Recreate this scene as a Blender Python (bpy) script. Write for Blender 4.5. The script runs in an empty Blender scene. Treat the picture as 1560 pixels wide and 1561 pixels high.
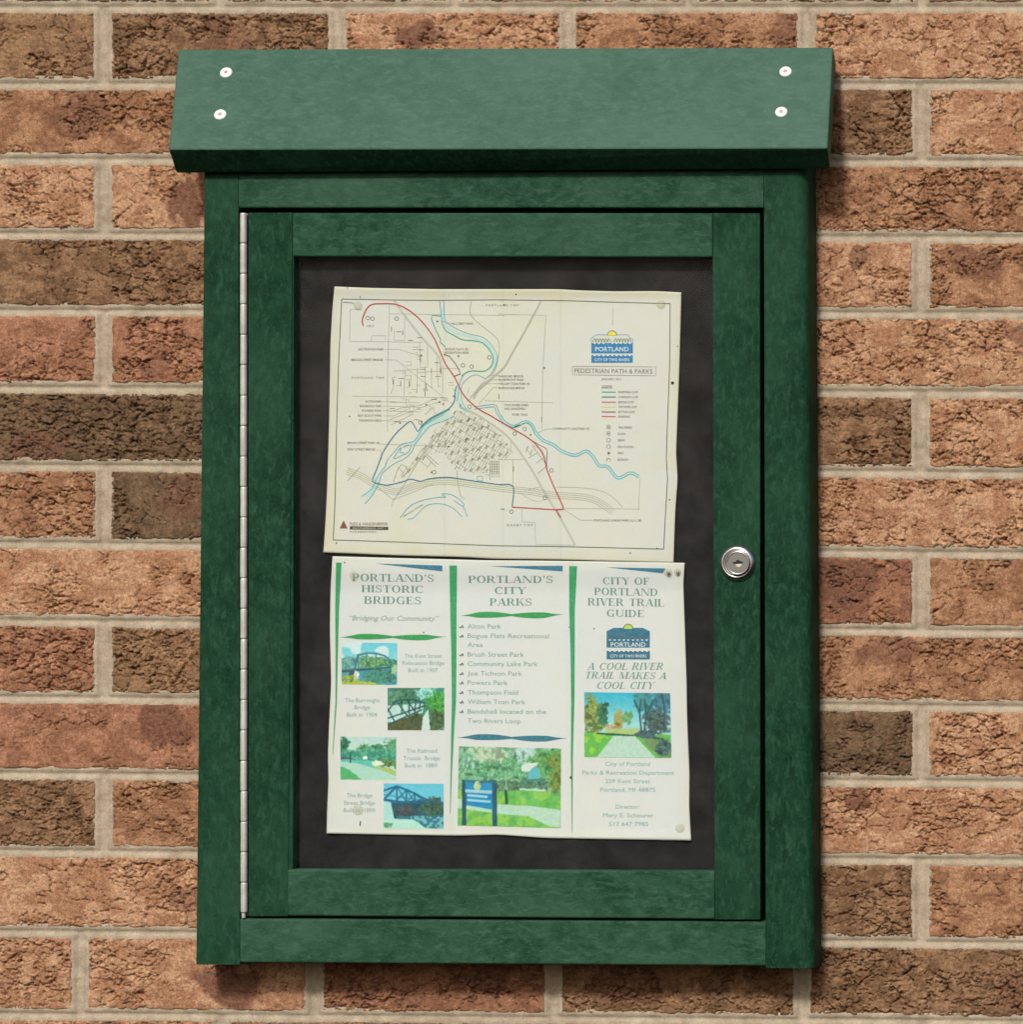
import bpy, bmesh, math, random
import numpy as np
from mathutils import Vector, Matrix

scene = bpy.context.scene
col = scene.collection
R = math.radians

# ------------------------------------------------------------------ camera
S = 0.000565                       # metres on the wall per photo pixel
ZC = 3.15                          # camera distance from the wall
DS = 0.75                          # the cabinet's depths below are times this
VPX, VPY = 2200.0, 800.0           # where the camera stands, to the right of the board
XC, ZZ = (VPX - 780) * S, (780.5 - VPY) * S
W = 1560 * S
cd = bpy.data.cameras.new("camera")
cam = bpy.data.objects.new("camera", cd)
col.objects.link(cam)
cam.location = (XC, -ZC, ZZ)
cam.rotation_euler = (R(90), 0, 0)
cd.sensor_width = 36
cd.lens = 36 * ZC / W
cd.shift_x = -XC / W
cd.shift_y = -ZZ / W
cd.clip_start = 0.05
cd.clip_end = 200
scene.camera = cam

# ------------------------------------------------------------------ world, sun, exposure
SUN_EL, SUN_AZ, SUN_ANGLE = 36, 185, 7
SUN_POWER, SKY_POWER, EXPOSURE = 2.3, 0.07, 0.22
world = bpy.data.worlds.new("World")
scene.world = world
world.use_nodes = True
wn = world.node_tree.nodes
wl = world.node_tree.links
bg = wn["Background"]
sky = wn.new("ShaderNodeTexSky")
sky.sky_type = 'NISHITA'
sky.sun_disc = False
sky.sun_elevation = R(SUN_EL)
sky.sun_rotation = R(SUN_AZ)
sky.air_density = 1.0
sky.dust_density = 4.0
sky.ozone_density = 1.0
wl.new(sky.outputs[0], bg.inputs[0])
bg.inputs[1].default_value = SKY_POWER
sd = bpy.data.lights.new("sun", 'SUN')
sd.energy = SUN_POWER
sd.angle = R(SUN_ANGLE)
sd.color = (1.0, 0.97, 0.92)
sun = bpy.data.objects.new("sun", sd)
col.objects.link(sun)
sv = Vector((math.sin(R(SUN_AZ)) * math.cos(R(SUN_EL)), math.cos(R(SUN_AZ)) * math.cos(R(SUN_EL)), math.sin(R(SUN_EL))))
sun.rotation_euler = (-sv).to_track_quat('-Z', 'Y').to_euler()
sun.location = sv * 5
scene.view_settings.view_transform = 'Standard'
scene.view_settings.look = 'None'
scene.view_settings.exposure = EXPOSURE
scene.view_settings.gamma = 1

rng = np.random.default_rng(7)
random.seed(7)


# ------------------------------------------------------------------ helpers
def P(px, py, d=0.0):
    """point at distance d in front of the wall that stands where the photo has (px, py)"""
    d = d * DS
    k = (ZC - d) / ZC
    return Vector((XC + ((px - 780) * S - XC) * k, -d, ZZ + ((780.5 - py) * S - ZZ) * k))


def Pn(px, py, d):
    px = np.asarray(px, float); py = np.asarray(py, float); d = np.broadcast_to(np.asarray(d, float) * DS, px.shape)
    k = (ZC - d) / ZC
    return np.stack([XC + ((px - 780) * S - XC) * k, -d, ZZ + ((780.5 - py) * S - ZZ) * k], -1)


def lin(c):
    c = np.asarray(c, float) / 255.0
    return np.where(c <= 0.04045, c / 12.92, ((c + 0.055) / 1.055) ** 2.4)


def lc(r, g, b, k=1.0):
    v = lin((r, g, b)) * k
    return (float(v[0]), float(v[1]), float(v[2]), 1.0)


def thing(name, loc, label, cat, group=None):
    o = bpy.data.objects.new(name, None)
    o.empty_display_size = 0.03
    col.objects.link(o)
    o.location = loc
    o["label"] = label
    o["category"] = cat
    if group:
        o["group"] = group
    return o


ORIG = {}


def link(o, parent=None):
    col.objects.link(o)
    if parent is not None:
        o.parent = parent
        ORIG.setdefault(parent.name, None)
        inv = Matrix.Identity(4)
        p = parent
        while p is not None:
            inv = inv @ Matrix.Translation(-p.location)
            p = p.parent
            if p is not None and p.type != 'EMPTY':
                break
        # parents that are meshes keep their origin at the world origin
        o.matrix_parent_inverse = Matrix.Translation(-root_loc(parent))
    return o


def root_loc(p):
    """world position of a parent (all parents here are only moved, never turned)"""
    v = Vector((0, 0, 0))
    while p is not None:
        if p.type == 'EMPTY' and p.parent is None:
            v += p.location
        p = p.parent
    return v


def mesh_obj(name, verts, faces, mat, parent=None, smooth=False):
    me = bpy.data.meshes.new(name)
    me.from_pydata([tuple(v) for v in verts], [], [tuple(f) for f in faces])
    me.validate()
    me.update()
    if mat:
        me.materials.append(mat)
    if smooth:
        for p in me.polygons:
            p.use_smooth = True
    o = bpy.data.objects.new(name, me)
    return link(o, parent)


def bm_obj(name, bm, mat, parent=None, smooth=False):
    me = bpy.data.meshes.new(name)
    bmesh.ops.recalc_face_normals(bm, faces=bm.faces)
    bm.to_mesh(me)
    bm.free()
    if mat:
        me.materials.append(mat)
    if smooth:
        me.polygons.foreach_set("use_smooth", [True] * len(me.polygons))
    o = bpy.data.objects.new(name, me)
    return link(o, parent)


def grid_mesh(name, co, mat, colors=None, smooth=True):
    """co: (nv, nu, 3)"""
    nv, nu = co.shape[:2]
    me = bpy.data.meshes.new(name)
    idx = np.arange(nv * nu).reshape(nv, nu)
    q = np.stack([idx[:-1, :-1], idx[:-1, 1:], idx[1:, 1:], idx[1:, :-1]], -1).reshape(-1, 4)
    me.vertices.add(nv * nu)
    me.vertices.foreach_set("co", co.reshape(-1).astype(np.float32))
    me.loops.add(q.size)
    me.loops.foreach_set("vertex_index", q.reshape(-1).astype(np.int32))
    me.polygons.add(len(q))
    me.polygons.foreach_set("loop_start", np.arange(0, q.size, 4, dtype=np.int32))
    me.polygons.foreach_set("loop_total", np.full(len(q), 4, dtype=np.int32))
    me.update(calc_edges=True)
    if smooth:
        me.polygons.foreach_set("use_smooth", np.ones(len(q), dtype=bool))
    if colors is not None:
        at = me.color_attributes.new("tone", 'FLOAT_COLOR', 'POINT')
        c = np.ones((nv * nu, 4), np.float32)
        c[:, :3] = colors.reshape(-1, 3)
        at.data.foreach_set("color", c.reshape(-1))
    if mat:
        me.materials.append(mat)
    return me


_tab = np.random.default_rng(99).random((64, 256, 256)).astype(np.float32)


def vn(x, y, seed=0):
    t = _tab[seed % 64]
    x = x + seed * 13.37; y = y + seed * 7.77
    xi = np.floor(x).astype(int); yi = np.floor(y).astype(int)
    fx = x - xi; fy = y - yi
    fx = fx * fx * (3 - 2 * fx); fy = fy * fy * (3 - 2 * fy)
    a = t[yi & 255, xi & 255]; b = t[yi & 255, (xi + 1) & 255]
    c = t[(yi + 1) & 255, xi & 255]; d = t[(yi + 1) & 255, (xi + 1) & 255]
    return (a * (1 - fx) + b * fx) * (1 - fy) + (c * (1 - fx) + d * fx) * fy


def fbm(x, y, seed=0, octs=4, gain=0.5):
    s = 0; a = 1; n = 0
    for i in range(octs):
        s = s + a * vn(x * 2 ** i, y * 2 ** i, seed + i * 5)
        n += a; a *= gain
    return s / n


def sstep(a, b, x):
    t = np.clip((x - a) / (b - a), 0, 1)
    return t * t * (3 - 2 * t)


# ------------------------------------------------------------------ materials
def new_mat(name):
    m = bpy.data.materials.new(name)
    m.use_nodes = True
    nt = m.node_tree
    return m, nt.nodes, nt.links, nt.nodes["Principled BSDF"]


def node(nodes, t, **kw):
    n = nodes.new(t)
    for k, v in kw.items():
        setattr(n, k, v)
    return n


def mix_rgb(nodes, links, fac, a, b, blend='MIX'):
    n = nodes.new("ShaderNodeMix")
    n.data_type = 'RGBA'
    n.blend_type = blend
    for sock, v in ((n.inputs[0], fac), (n.inputs[6], a), (n.inputs[7], b)):
        if hasattr(v, 'default_value') or hasattr(v, 'is_output'):
            links.new(v, sock)
        else:
            sock.default_value = v
    return n.outputs[2]


def ramp(nodes, links, src, p0, p1, c0=(0, 0, 0, 1), c1=(1, 1, 1, 1)):
    r = nodes.new("ShaderNodeValToRGB")
    r.color_ramp.elements[0].position = p0
    r.color_ramp.elements[1].position = p1
    r.color_ramp.elements[0].color = c0
    r.color_ramp.elements[1].color = c1
    links.new(src, r.inputs[0])
    return r.outputs[0]


def noise(nodes, links, vec, scale, detail=3, rough=0.55, dist=0.0):
    n = nodes.new("ShaderNodeTexNoise")
    n.inputs["Scale"].default_value = scale
    n.inputs["Detail"].default_value = detail
    n.inputs["Roughness"].default_value = rough
    n.inputs["Distortion"].default_value = dist
    links.new(vec, n.inputs["Vector"])
    return n.outputs["Fac"]


def plank_material(name, dark, mid, light, horizontal, rough=0.72):
    """recycled plastic timber: fine mottled streaks that run along the board"""
    m, n, l, b = new_mat(name)
    tc = n.new("ShaderNodeTexCoord")
    oi = n.new("ShaderNodeObjectInfo")
    mp = n.new("ShaderNodeMapping")
    l.new(tc.outputs["Object"], mp.inputs[0])
    off = n.new("ShaderNodeVectorMath"); off.operation = 'SCALE'
    off.inputs[0].default_value = (3.1, 5.7, 4.3)
    l.new(oi.outputs["Random"], off.inputs["Scale"])
    l.new(off.outputs[0], mp.inputs["Location"])
    mp.inputs["Scale"].default_value = (0.42, 1, 1) if horizontal else (1, 1, 0.42)
    v = mp.outputs[0]
    mp2 = n.new("ShaderNodeMapping")
    l.new(tc.outputs["Object"], mp2.inputs[0])
    l.new(off.outputs[0], mp2.inputs["Location"])
    mp2.inputs["Scale"].default_value = (0.75, 1, 1) if horizontal else (1, 1, 0.75)
    v2 = mp2.outputs[0]
    n1 = noise(n, l, v2, 85, 7, 0.74, 0.4)
    n2 = noise(n, l, v, 240, 6, 0.68, 0.6)
    n3 = noise(n, l, v2, 800, 4, 0.7)
    n4 = noise(n, l, v2, 12, 3, 0.5)
    c = mix_rgb(n, l, ramp(n, l, n1, 0.40, 0.60), dark, mid)
    c = mix_rgb(n, l, ramp(n, l, n4, 0.40, 0.75), c, mix_rgb(n, l, 0.5, c, light))
    f = ramp(n, l, n2, 0.50, 0.74)
    c = mix_rgb(n, l, f, c, light)
    c = mix_rgb(n, l, ramp(n, l, n3, 0.52, 0.74, c1=(0.5, 0.5, 0.5, 1)), c, light)
    l.new(c, b.inputs["Base Color"])
    b.inputs["Roughness"].default_value = rough
    b.inputs["Specular IOR Level"].default_value = 0.12
    bp = n.new("ShaderNodeBump")
    bp.inputs["Strength"].default_value = 0.35
    bp.inputs["Distance"].default_value = 0.0006
    l.new(n2, bp.inputs["Height"])
    bp2 = n.new("ShaderNodeBump")
    bp2.inputs["Strength"].default_value = 0.4
    bp2.inputs["Distance"].default_value = 0.0015
    l.new(n1, bp2.inputs["Height"])
    l.new(bp.outputs[0], bp2.inputs["Normal"])
    l.new(bp2.outputs[0], b.inputs["Normal"])
    return m


G_D, G_M, G_L = (0.0020, 0.026, 0.0100, 1), (0.0080, 0.048, 0.0230, 1), (0.028, 0.090, 0.053, 1)
mat_v = plank_material("green_plastic_timber_upright", G_D, G_M, G_L, False)
mat_h = plank_material("green_plastic_timber_crosswise", (0.007, 0.043, 0.021, 1), (0.024, 0.080, 0.046, 1), (0.054, 0.125, 0.083, 1), True)
mat_roof = plank_material("lit_green_plastic_timber", (0.042, 0.108, 0.074, 1), (0.060, 0.130, 0.094, 1), (0.086, 0.166, 0.122, 1), True, 0.6)  # paler green paints in the stronger light on the roof slope


def simple(name, color, rough=0.5, metal=0.0, spec=0.5):
    m, n, l, b = new_mat(name)
    b.inputs["Base Color"].default_value = color
    b.inputs["Roughness"].default_value = rough
    b.inputs["Metallic"].default_value = metal
    b.inputs["Specular IOR Level"].default_value = spec
    return m, n, l, b


# bricks: colour from the fired-clay tones stored on each brick, fine grain from noise
def brick_material():
    m, n, l, b = new_mat("rough_fired_clay")
    at = n.new("ShaderNodeAttribute"); at.attribute_name = "tone"
    tc = n.new("ShaderNodeTexCoord")
    geo = n.new("ShaderNodeNewGeometry")
    v = geo.outputs["Position"]
    n1 = noise(n, l, v, 260, 5, 0.7)
    n2 = noise(n, l, v, 900, 3, 0.6)
    n3 = noise(n, l, v, 420, 2, 0.5)
    n4 = noise(n, l, v, 620, 6, 0.8)
    c = mix_rgb(n, l, ramp(n, l, n1, 0.30, 0.72), (0.52, 0.51, 0.49, 1), (1.34, 1.34, 1.34, 1))
    c = mix_rgb(n, l, 1.0, c, mix_rgb(n, l, ramp(n, l, n4, 0.36, 0.64), (0.66, 0.64, 0.62, 1), (1.32, 1.32, 1.32, 1)), 'MULTIPLY')
    c = mix_rgb(n, l, 1.0, at.outputs["Color"], c, 'MULTIPLY')
    c = mix_rgb(n, l, ramp(n, l, n2, 0.66, 0.78, c1=(0.55, 0.55, 0.55, 1)), c, (0.60, 0.46, 0.32, 1))
    c = mix_rgb(n, l, ramp(n, l, n3, 0.66, 0.80, c1=(0.5, 0.5, 0.5, 1)), c, (0.10, 0.065, 0.04, 1))
    l.new(c, b.inputs["Base Color"])
    b.inputs["Roughness"].default_value = 0.92
    b.inputs["Specular IOR Level"].default_value = 0.15
    bp = n.new("ShaderNodeBump"); bp.inputs["Strength"].default_value = 0.8; bp.inputs["Distance"].default_value = 0.0012
    l.new(n1, bp.inputs["Height"])
    bp2 = n.new("ShaderNodeBump"); bp2.inputs["Strength"].default_value = 0.9; bp2.inputs["Distance"].default_value = 0.0009
    l.new(n4, bp2.inputs["Height"]); l.new(bp.outputs[0], bp2.inputs["Normal"])
    l.new(bp2.outputs[0], b.inputs["Normal"])
    return m


mat_brick = brick_material()


def mortar_material():
    m, n, l, b = new_mat("sandy_mortar")
    geo = n.new("ShaderNodeNewGeometry")
    v = geo.outputs["Position"]
    n1 = noise(n, l, v, 60, 6, 0.7)
    n2 = noise(n, l, v, 700, 6, 0.8)
    c = mix_rgb(n, l, ramp(n, l, n1, 0.3, 0.7), (0.44, 0.365, 0.265, 1), (0.72, 0.615, 0.475, 1))
    c = mix_rgb(n, l, ramp(n, l, n2, 0.3, 0.7), mix_rgb(n, l, 1.0, c, (0.55, 0.53, 0.50, 1), 'MULTIPLY'), c)
    l.new(c, b.inputs["Base Color"])
    b.inputs["Roughness"].default_value = 0.95
    b.inputs["Specular IOR Level"].default_value = 0.1
    bp = n.new("ShaderNodeBump"); bp.inputs["Strength"].default_value = 0.9; bp.inputs["Distance"].default_value = 0.0010
    l.new(n2, bp.inputs["Height"])
    l.new(bp.outputs[0], b.inputs["Normal"])
    return m


mat_mortar = mortar_material()


def felt_material():
    m, n, l, b = new_mat("charcoal_felt")
    geo = n.new("ShaderNodeNewGeometry")
    v = geo.outputs["Position"]
    n1 = noise(n, l, v, 30, 5, 0.7)
    n2 = noise(n, l, v, 900, 3, 0.7)
    c = mix_rgb(n, l, ramp(n, l, n1, 0.35, 0.7), (0.0120, 0.0118, 0.0130, 1), (0.030, 0.029, 0.031, 1))
    c = mix_rgb(n, l, ramp(n, l, n2, 0.60, 0.85), c, (0.045, 0.042, 0.042, 1))
    l.new(c, b.inputs["Base Color"])
    b.inputs["Roughness"].default_value = 0.95
    b.inputs["Specular IOR Level"].default_value = 0.1
    bp = n.new("ShaderNodeBump"); bp.inputs["Strength"].default_value = 0.05; bp.inputs["Distance"].default_value = 0.0002
    l.new(n2, bp.inputs["Height"])
    l.new(bp.outputs[0], b.inputs["Normal"])
    return m


mat_felt = felt_material()


def paper_material(name, c0, c1, stain):
    m, n, l, b = new_mat(name)
    geo = n.new("ShaderNodeNewGeometry")
    v = geo.outputs["Position"]
    n1 = noise(n, l, v, 9, 4, 0.55, 0.6)
    n2 = noise(n, l, v, 26, 4, 0.6)
    n3 = noise(n, l, v, 700, 3, 0.6)
    c = mix_rgb(n, l, ramp(n, l, n1, 0.35, 0.68), c0, c1)
    c = mix_rgb(n, l, ramp(n, l, n2, 0.60, 0.86, c1=(0.75, 0.75, 0.75, 1)), c, stain)
    c = mix_rgb(n, l, ramp(n, l, n3, 0.35, 0.70, c1=(0.12, 0.12, 0.12, 1)), c, (0.48, 0.46, 0.40, 1))
    at = n.new("ShaderNodeAttribute"); at.attribute_name = "tone"
    c = mix_rgb(n, l, 1.0, c, at.outputs["Color"], 'MULTIPLY')
    l.new(c, b.inputs["Base Color"])
    b.inputs["Roughness"].default_value = 0.75
    b.inputs["Specular IOR Level"].default_value = 0.25
    bp = n.new("ShaderNodeBump"); bp.inputs["Strength"].default_value = 0.25; bp.inputs["Distance"].default_value = 0.004
    l.new(n1, bp.inputs["Height"])
    l.new(bp.outputs[0], b.inputs["Normal"])
    return m


mat_paper_map = paper_material("sun_aged_map_paper", (0.635, 0.645, 0.555, 1), (0.605, 0.640, 0.625, 1), (0.650, 0.620, 0.465, 1))
mat_paper_bro = paper_material("aged_brochure_paper", (0.650, 0.680, 0.665, 1), (0.635, 0.680, 0.700, 1), (0.680, 0.660, 0.575, 1))

_ink = {}


def ink(r, g, b):
    k = (r, g, b)
    if k not in _ink:
        m, n, l, bs = simple("printed_ink_%d" % len(_ink), lc(r, g, b, 1.05), 0.75, 0, 0.2)
        geo = n.new("ShaderNodeNewGeometry")
        f = noise(n, l, geo.outputs["Position"], 800, 3, 0.6)
        c = mix_rgb(n, l, ramp(n, l, f, 0.40, 0.85, c1=(0.22, 0.22, 0.22, 1)), lc(r, g, b, 1.05), (0.60, 0.62, 0.56, 1))
        l.new(c, bs.inputs["Base Color"])
        _ink[k] = m
    return _ink[k]


def photo_material():
    m, n, l, b = new_mat("printed_photograph_ink")
    at = n.new("ShaderNodeAttribute"); at.attribute_name = "tone"
    l.new(at.outputs["Color"], b.inputs["Base Color"])
    b.inputs["Roughness"].default_value = 0.6
    b.inputs["Specular IOR Level"].default_value = 0.25
    return m


mat_photo = photo_material()


def glass_material():
    m, n, l, b = new_mat("clear_acrylic")
    n.remove(b)
    out = n["Material Output"]
    tr = n.new("ShaderNodeBsdfTransparent"); tr.inputs[0].default_value = (0.985, 0.99, 0.985, 1)
    gl = n.new("ShaderNodeBsdfGlossy"); gl.inputs["Roughness"].default_value = 0.08
    fr = n.new("ShaderNodeFresnel"); fr.inputs[0].default_value = 1.13
    mx = n.new("ShaderNodeMixShader")
    l.new(fr.outputs[0], mx.inputs[0]); l.new(tr.outputs[0], mx.inputs[1]); l.new(gl.outputs[0], mx.inputs[2])
    df = n.new("ShaderNodeBsdfDiffuse"); df.inputs[0].default_value = (0.6, 0.6, 0.58, 1)
    geo = n.new("ShaderNodeNewGeometry")
    dn = noise(n, l, geo.outputs["Position"], 14, 6, 0.75, 0.8)
    ds = noise(n, l, geo.outputs["Position"], 420, 3, 0.6)
    ma = n.new("ShaderNodeMath"); ma.operation = 'MULTIPLY'
    l.new(ramp(n, l, dn, 0.40, 0.80, c1=(0.022, 0.022, 0.022, 1)), ma.inputs[0]); l.new(ramp(n, l, ds, 0.3, 0.8, c0=(0.2, 0.2, 0.2, 1)), ma.inputs[1])
    mx2 = n.new("ShaderNodeMixShader")
    l.new(ma.outputs[0], mx2.inputs[0]); l.new(mx.outputs[0], mx2.inputs[1]); l.new(df.outputs[0], mx2.inputs[2])
    l.new(mx2.outputs[0], out.inputs[0])
    return m


mat_glass = glass_material()
mat_white_cap = simple("white_plastic_cap", (0.88, 0.88, 0.86, 1), 0.4)[0]
mat_cap_core = simple("pinkish_screw_recess", (0.50, 0.33, 0.32, 1), 0.5)[0]
mat_chrome = simple("brushed_chrome", (0.58, 0.58, 0.575, 1), 0.30, 1.0)[0]
mat_plug = simple("satin_lock_face", (0.24, 0.245, 0.24, 1), 0.45, 1.0)[0]
mat_black = simple("black_keyway", (0.004, 0.004, 0.004, 1), 0.6)[0]
mat_bright = simple("polished_keyway_lip", (0.92, 0.92, 0.9, 1), 0.2, 0.6)[0]
mat_pin_metal = simple("dull_tack_metal", (0.30, 0.29, 0.26, 1), 0.4, 0.8)[0]
m_, n_, l_, b_ = simple("worn_hinge_metal", (0.60, 0.575, 0.53, 1), 0.42, 0.25)
g_ = n_.new("ShaderNodeNewGeometry")
f_ = noise(n_, l_, g_.outputs["Position"], 90, 4, 0.6)
l_.new(mix_rgb(n_, l_, ramp(n_, l_, f_, 0.35, 0.7), (0.50, 0.465, 0.41, 1), (0.66, 0.66, 0.62, 1)), b_.inputs["Base Color"])
mat_hinge = m_


def tack_material():
    m, n, l, b = new_mat("clear_tack_plastic")
    n.remove(b)
    out = n["Material Output"]
    tr = n.new("ShaderNodeBsdfTransparent"); tr.inputs[0].default_value = (0.93, 0.93, 0.86, 1)
    pr = n.new("ShaderNodeBsdfPrincipled")
    pr.inputs["Base Color"].default_value = (0.66, 0.65, 0.55, 1); pr.inputs["Roughness"].default_value = 0.15
    mx = n.new("ShaderNodeMixShader"); mx.inputs[0].default_value = 0.20
    l.new(tr.outputs[0], mx.inputs[1]); l.new(pr.outputs[0], mx.inputs[2]); l.new(mx.outputs[0], out.inputs[0])
    return m


mat_tack = tack_material()
mat_tack_core = simple('yellowed_tack_core', (0.36, 0.33, 0.22, 1), 0.4)[0]

# ------------------------------------------------------------------ the brick wall
wall = thing("brick_wall", (0, 0, P(780, 1800).z), "rough textured brown and orange brick wall in running bond with pale mortar behind the green cabinet", "wall")

band_l = [11, 128, 243, 357, 474, 592, 711, 830, 948, 1065, 1181, 1299, 1422, 1547]
band_r = [11, 128, 245, 361, 477, 597, 719, 841, 960, 1075, 1190, 1309, 1435, 1555]
band_l = [11 - 118 * 2, 11 - 118] + band_l + [1547 + 118, 1547 + 236]
band_r = [11 - 118 * 2, 11 - 118] + band_r + [1555 + 118, 1555 + 236]


def band_y(i, x):
    t = (x - 250) / 1050.0
    t = max(-0.5, min(1.5, t))
    return band_l[i + 2] + (band_r[i + 2] - band_l[i + 2]) * t


TONES = {'o': ((202, 154, 118), (178, 126, 92)), 't': ((184, 134, 98), (154, 106, 74)), 'b': ((156, 118, 86), (126, 92, 64)),
         'd': ((124, 98, 72), (106, 82, 60)), 'r': ((180, 124, 94), (156, 104, 76)), 'p': ((146, 96, 74), (168, 114, 82)),
         'g': ((162, 124, 88), (142, 106, 76))}
left_t = ['b', 't', 'o', 'b', 'r', 'd', 'd', 'o', 'g', 'r', 't', 'o', 'o']
right_t = ['o', 'b', 't', 'o', 'o', 'b', 'o', 'p', 't', 'd', 'o', 'b', 'b']
PATCH = {('L', 2): (282, 312, 26, 44, 1), ('L', 9): (250, 1105, 42, 42, 1), ('L', 12): (350, 1500, 55, 34, 1), ('L', 4): (235, 560, 26, 20, .7),
         ('R', 7): (1285, 885, 48, 46, 1), ('R', 10): (1308, 1220, 24, 18, 1), ('R', 3): (1308, 395, 16, 22, .8), ('R', 0): (1300, 60, 20, 20, 0),
         ('M', 0): (632, 55, 42, 22, 1), ('L', 6): (285, 760, 40, 40, .5), ('L', 0): (330, 60, 60, 30, .5),
         ('M', 12): (740, 1490, 40, 24, .8), ('N', 12): (960, 1500, 60, 34, .8), ('L', 10): (0, 0, 1, 1, 0)}
# how rough (torn) the face is: 0 smooth .. 1 all torn
ROUGH = {('L', 0): .9, ('L', 1): .7, ('L', 2): .55, ('L', 3): .6, ('L', 4): .6, ('L', 5): .9, ('L', 6): .6, ('L', 7): .35, ('L', 8): .95, ('L', 9): .25,
         ('L', 10): .4, ('L', 11): .45, ('L', 12): .5, ('R', 0): .35, ('R', 1): .5, ('R', 2): .55, ('R', 3): .3, ('R', 4): .6, ('R', 5): .55, ('R', 6): .8,
         ('R', 7): .25, ('R', 8): .6, ('R', 9): .8, ('R', 10): .4, ('R', 11): .5, ('R', 12): .8, ('M', 0): .4, ('N', 0): .6}


def voro(x, y, cx, cy, aspect, r):
    """F1, F2 distances, nearest id and offset from the seed, seeds jittered on a grid of cell size cx, cy"""
    x0, x1, y0, y1 = x.min() - 2 * cx, x.max() + 2 * cx, y.min() - 2 * cy, y.max() + 2 * cy
    gx = np.arange(x0, x1, cx); gy = np.arange(y0, y1, cy)
    GX, GY = np.meshgrid(gx, gy)
    sx = (GX + r.random(GX.shape) * cx).ravel(); sy = (GY + r.random(GX.shape) * cy).ravel()
    f1 = np.full(x.shape, 1e9); f2 = np.full(x.shape, 1e9); idn = np.zeros(x.shape, int)
    for i in range(len(sx)):
        d = (x - sx[i]) ** 2 + ((y - sy[i]) * aspect) ** 2
        near = d < f1
        f2 = np.where(near, f1, np.minimum(f2, d))
        idn = np.where(near, i, idn)
        f1 = np.where(near, d, f1)
    ra = r.random(len(sx))
    return np.sqrt(f1), np.sqrt(f2), ra[idn], x - sx[idn], y - sy[idn]


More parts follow.
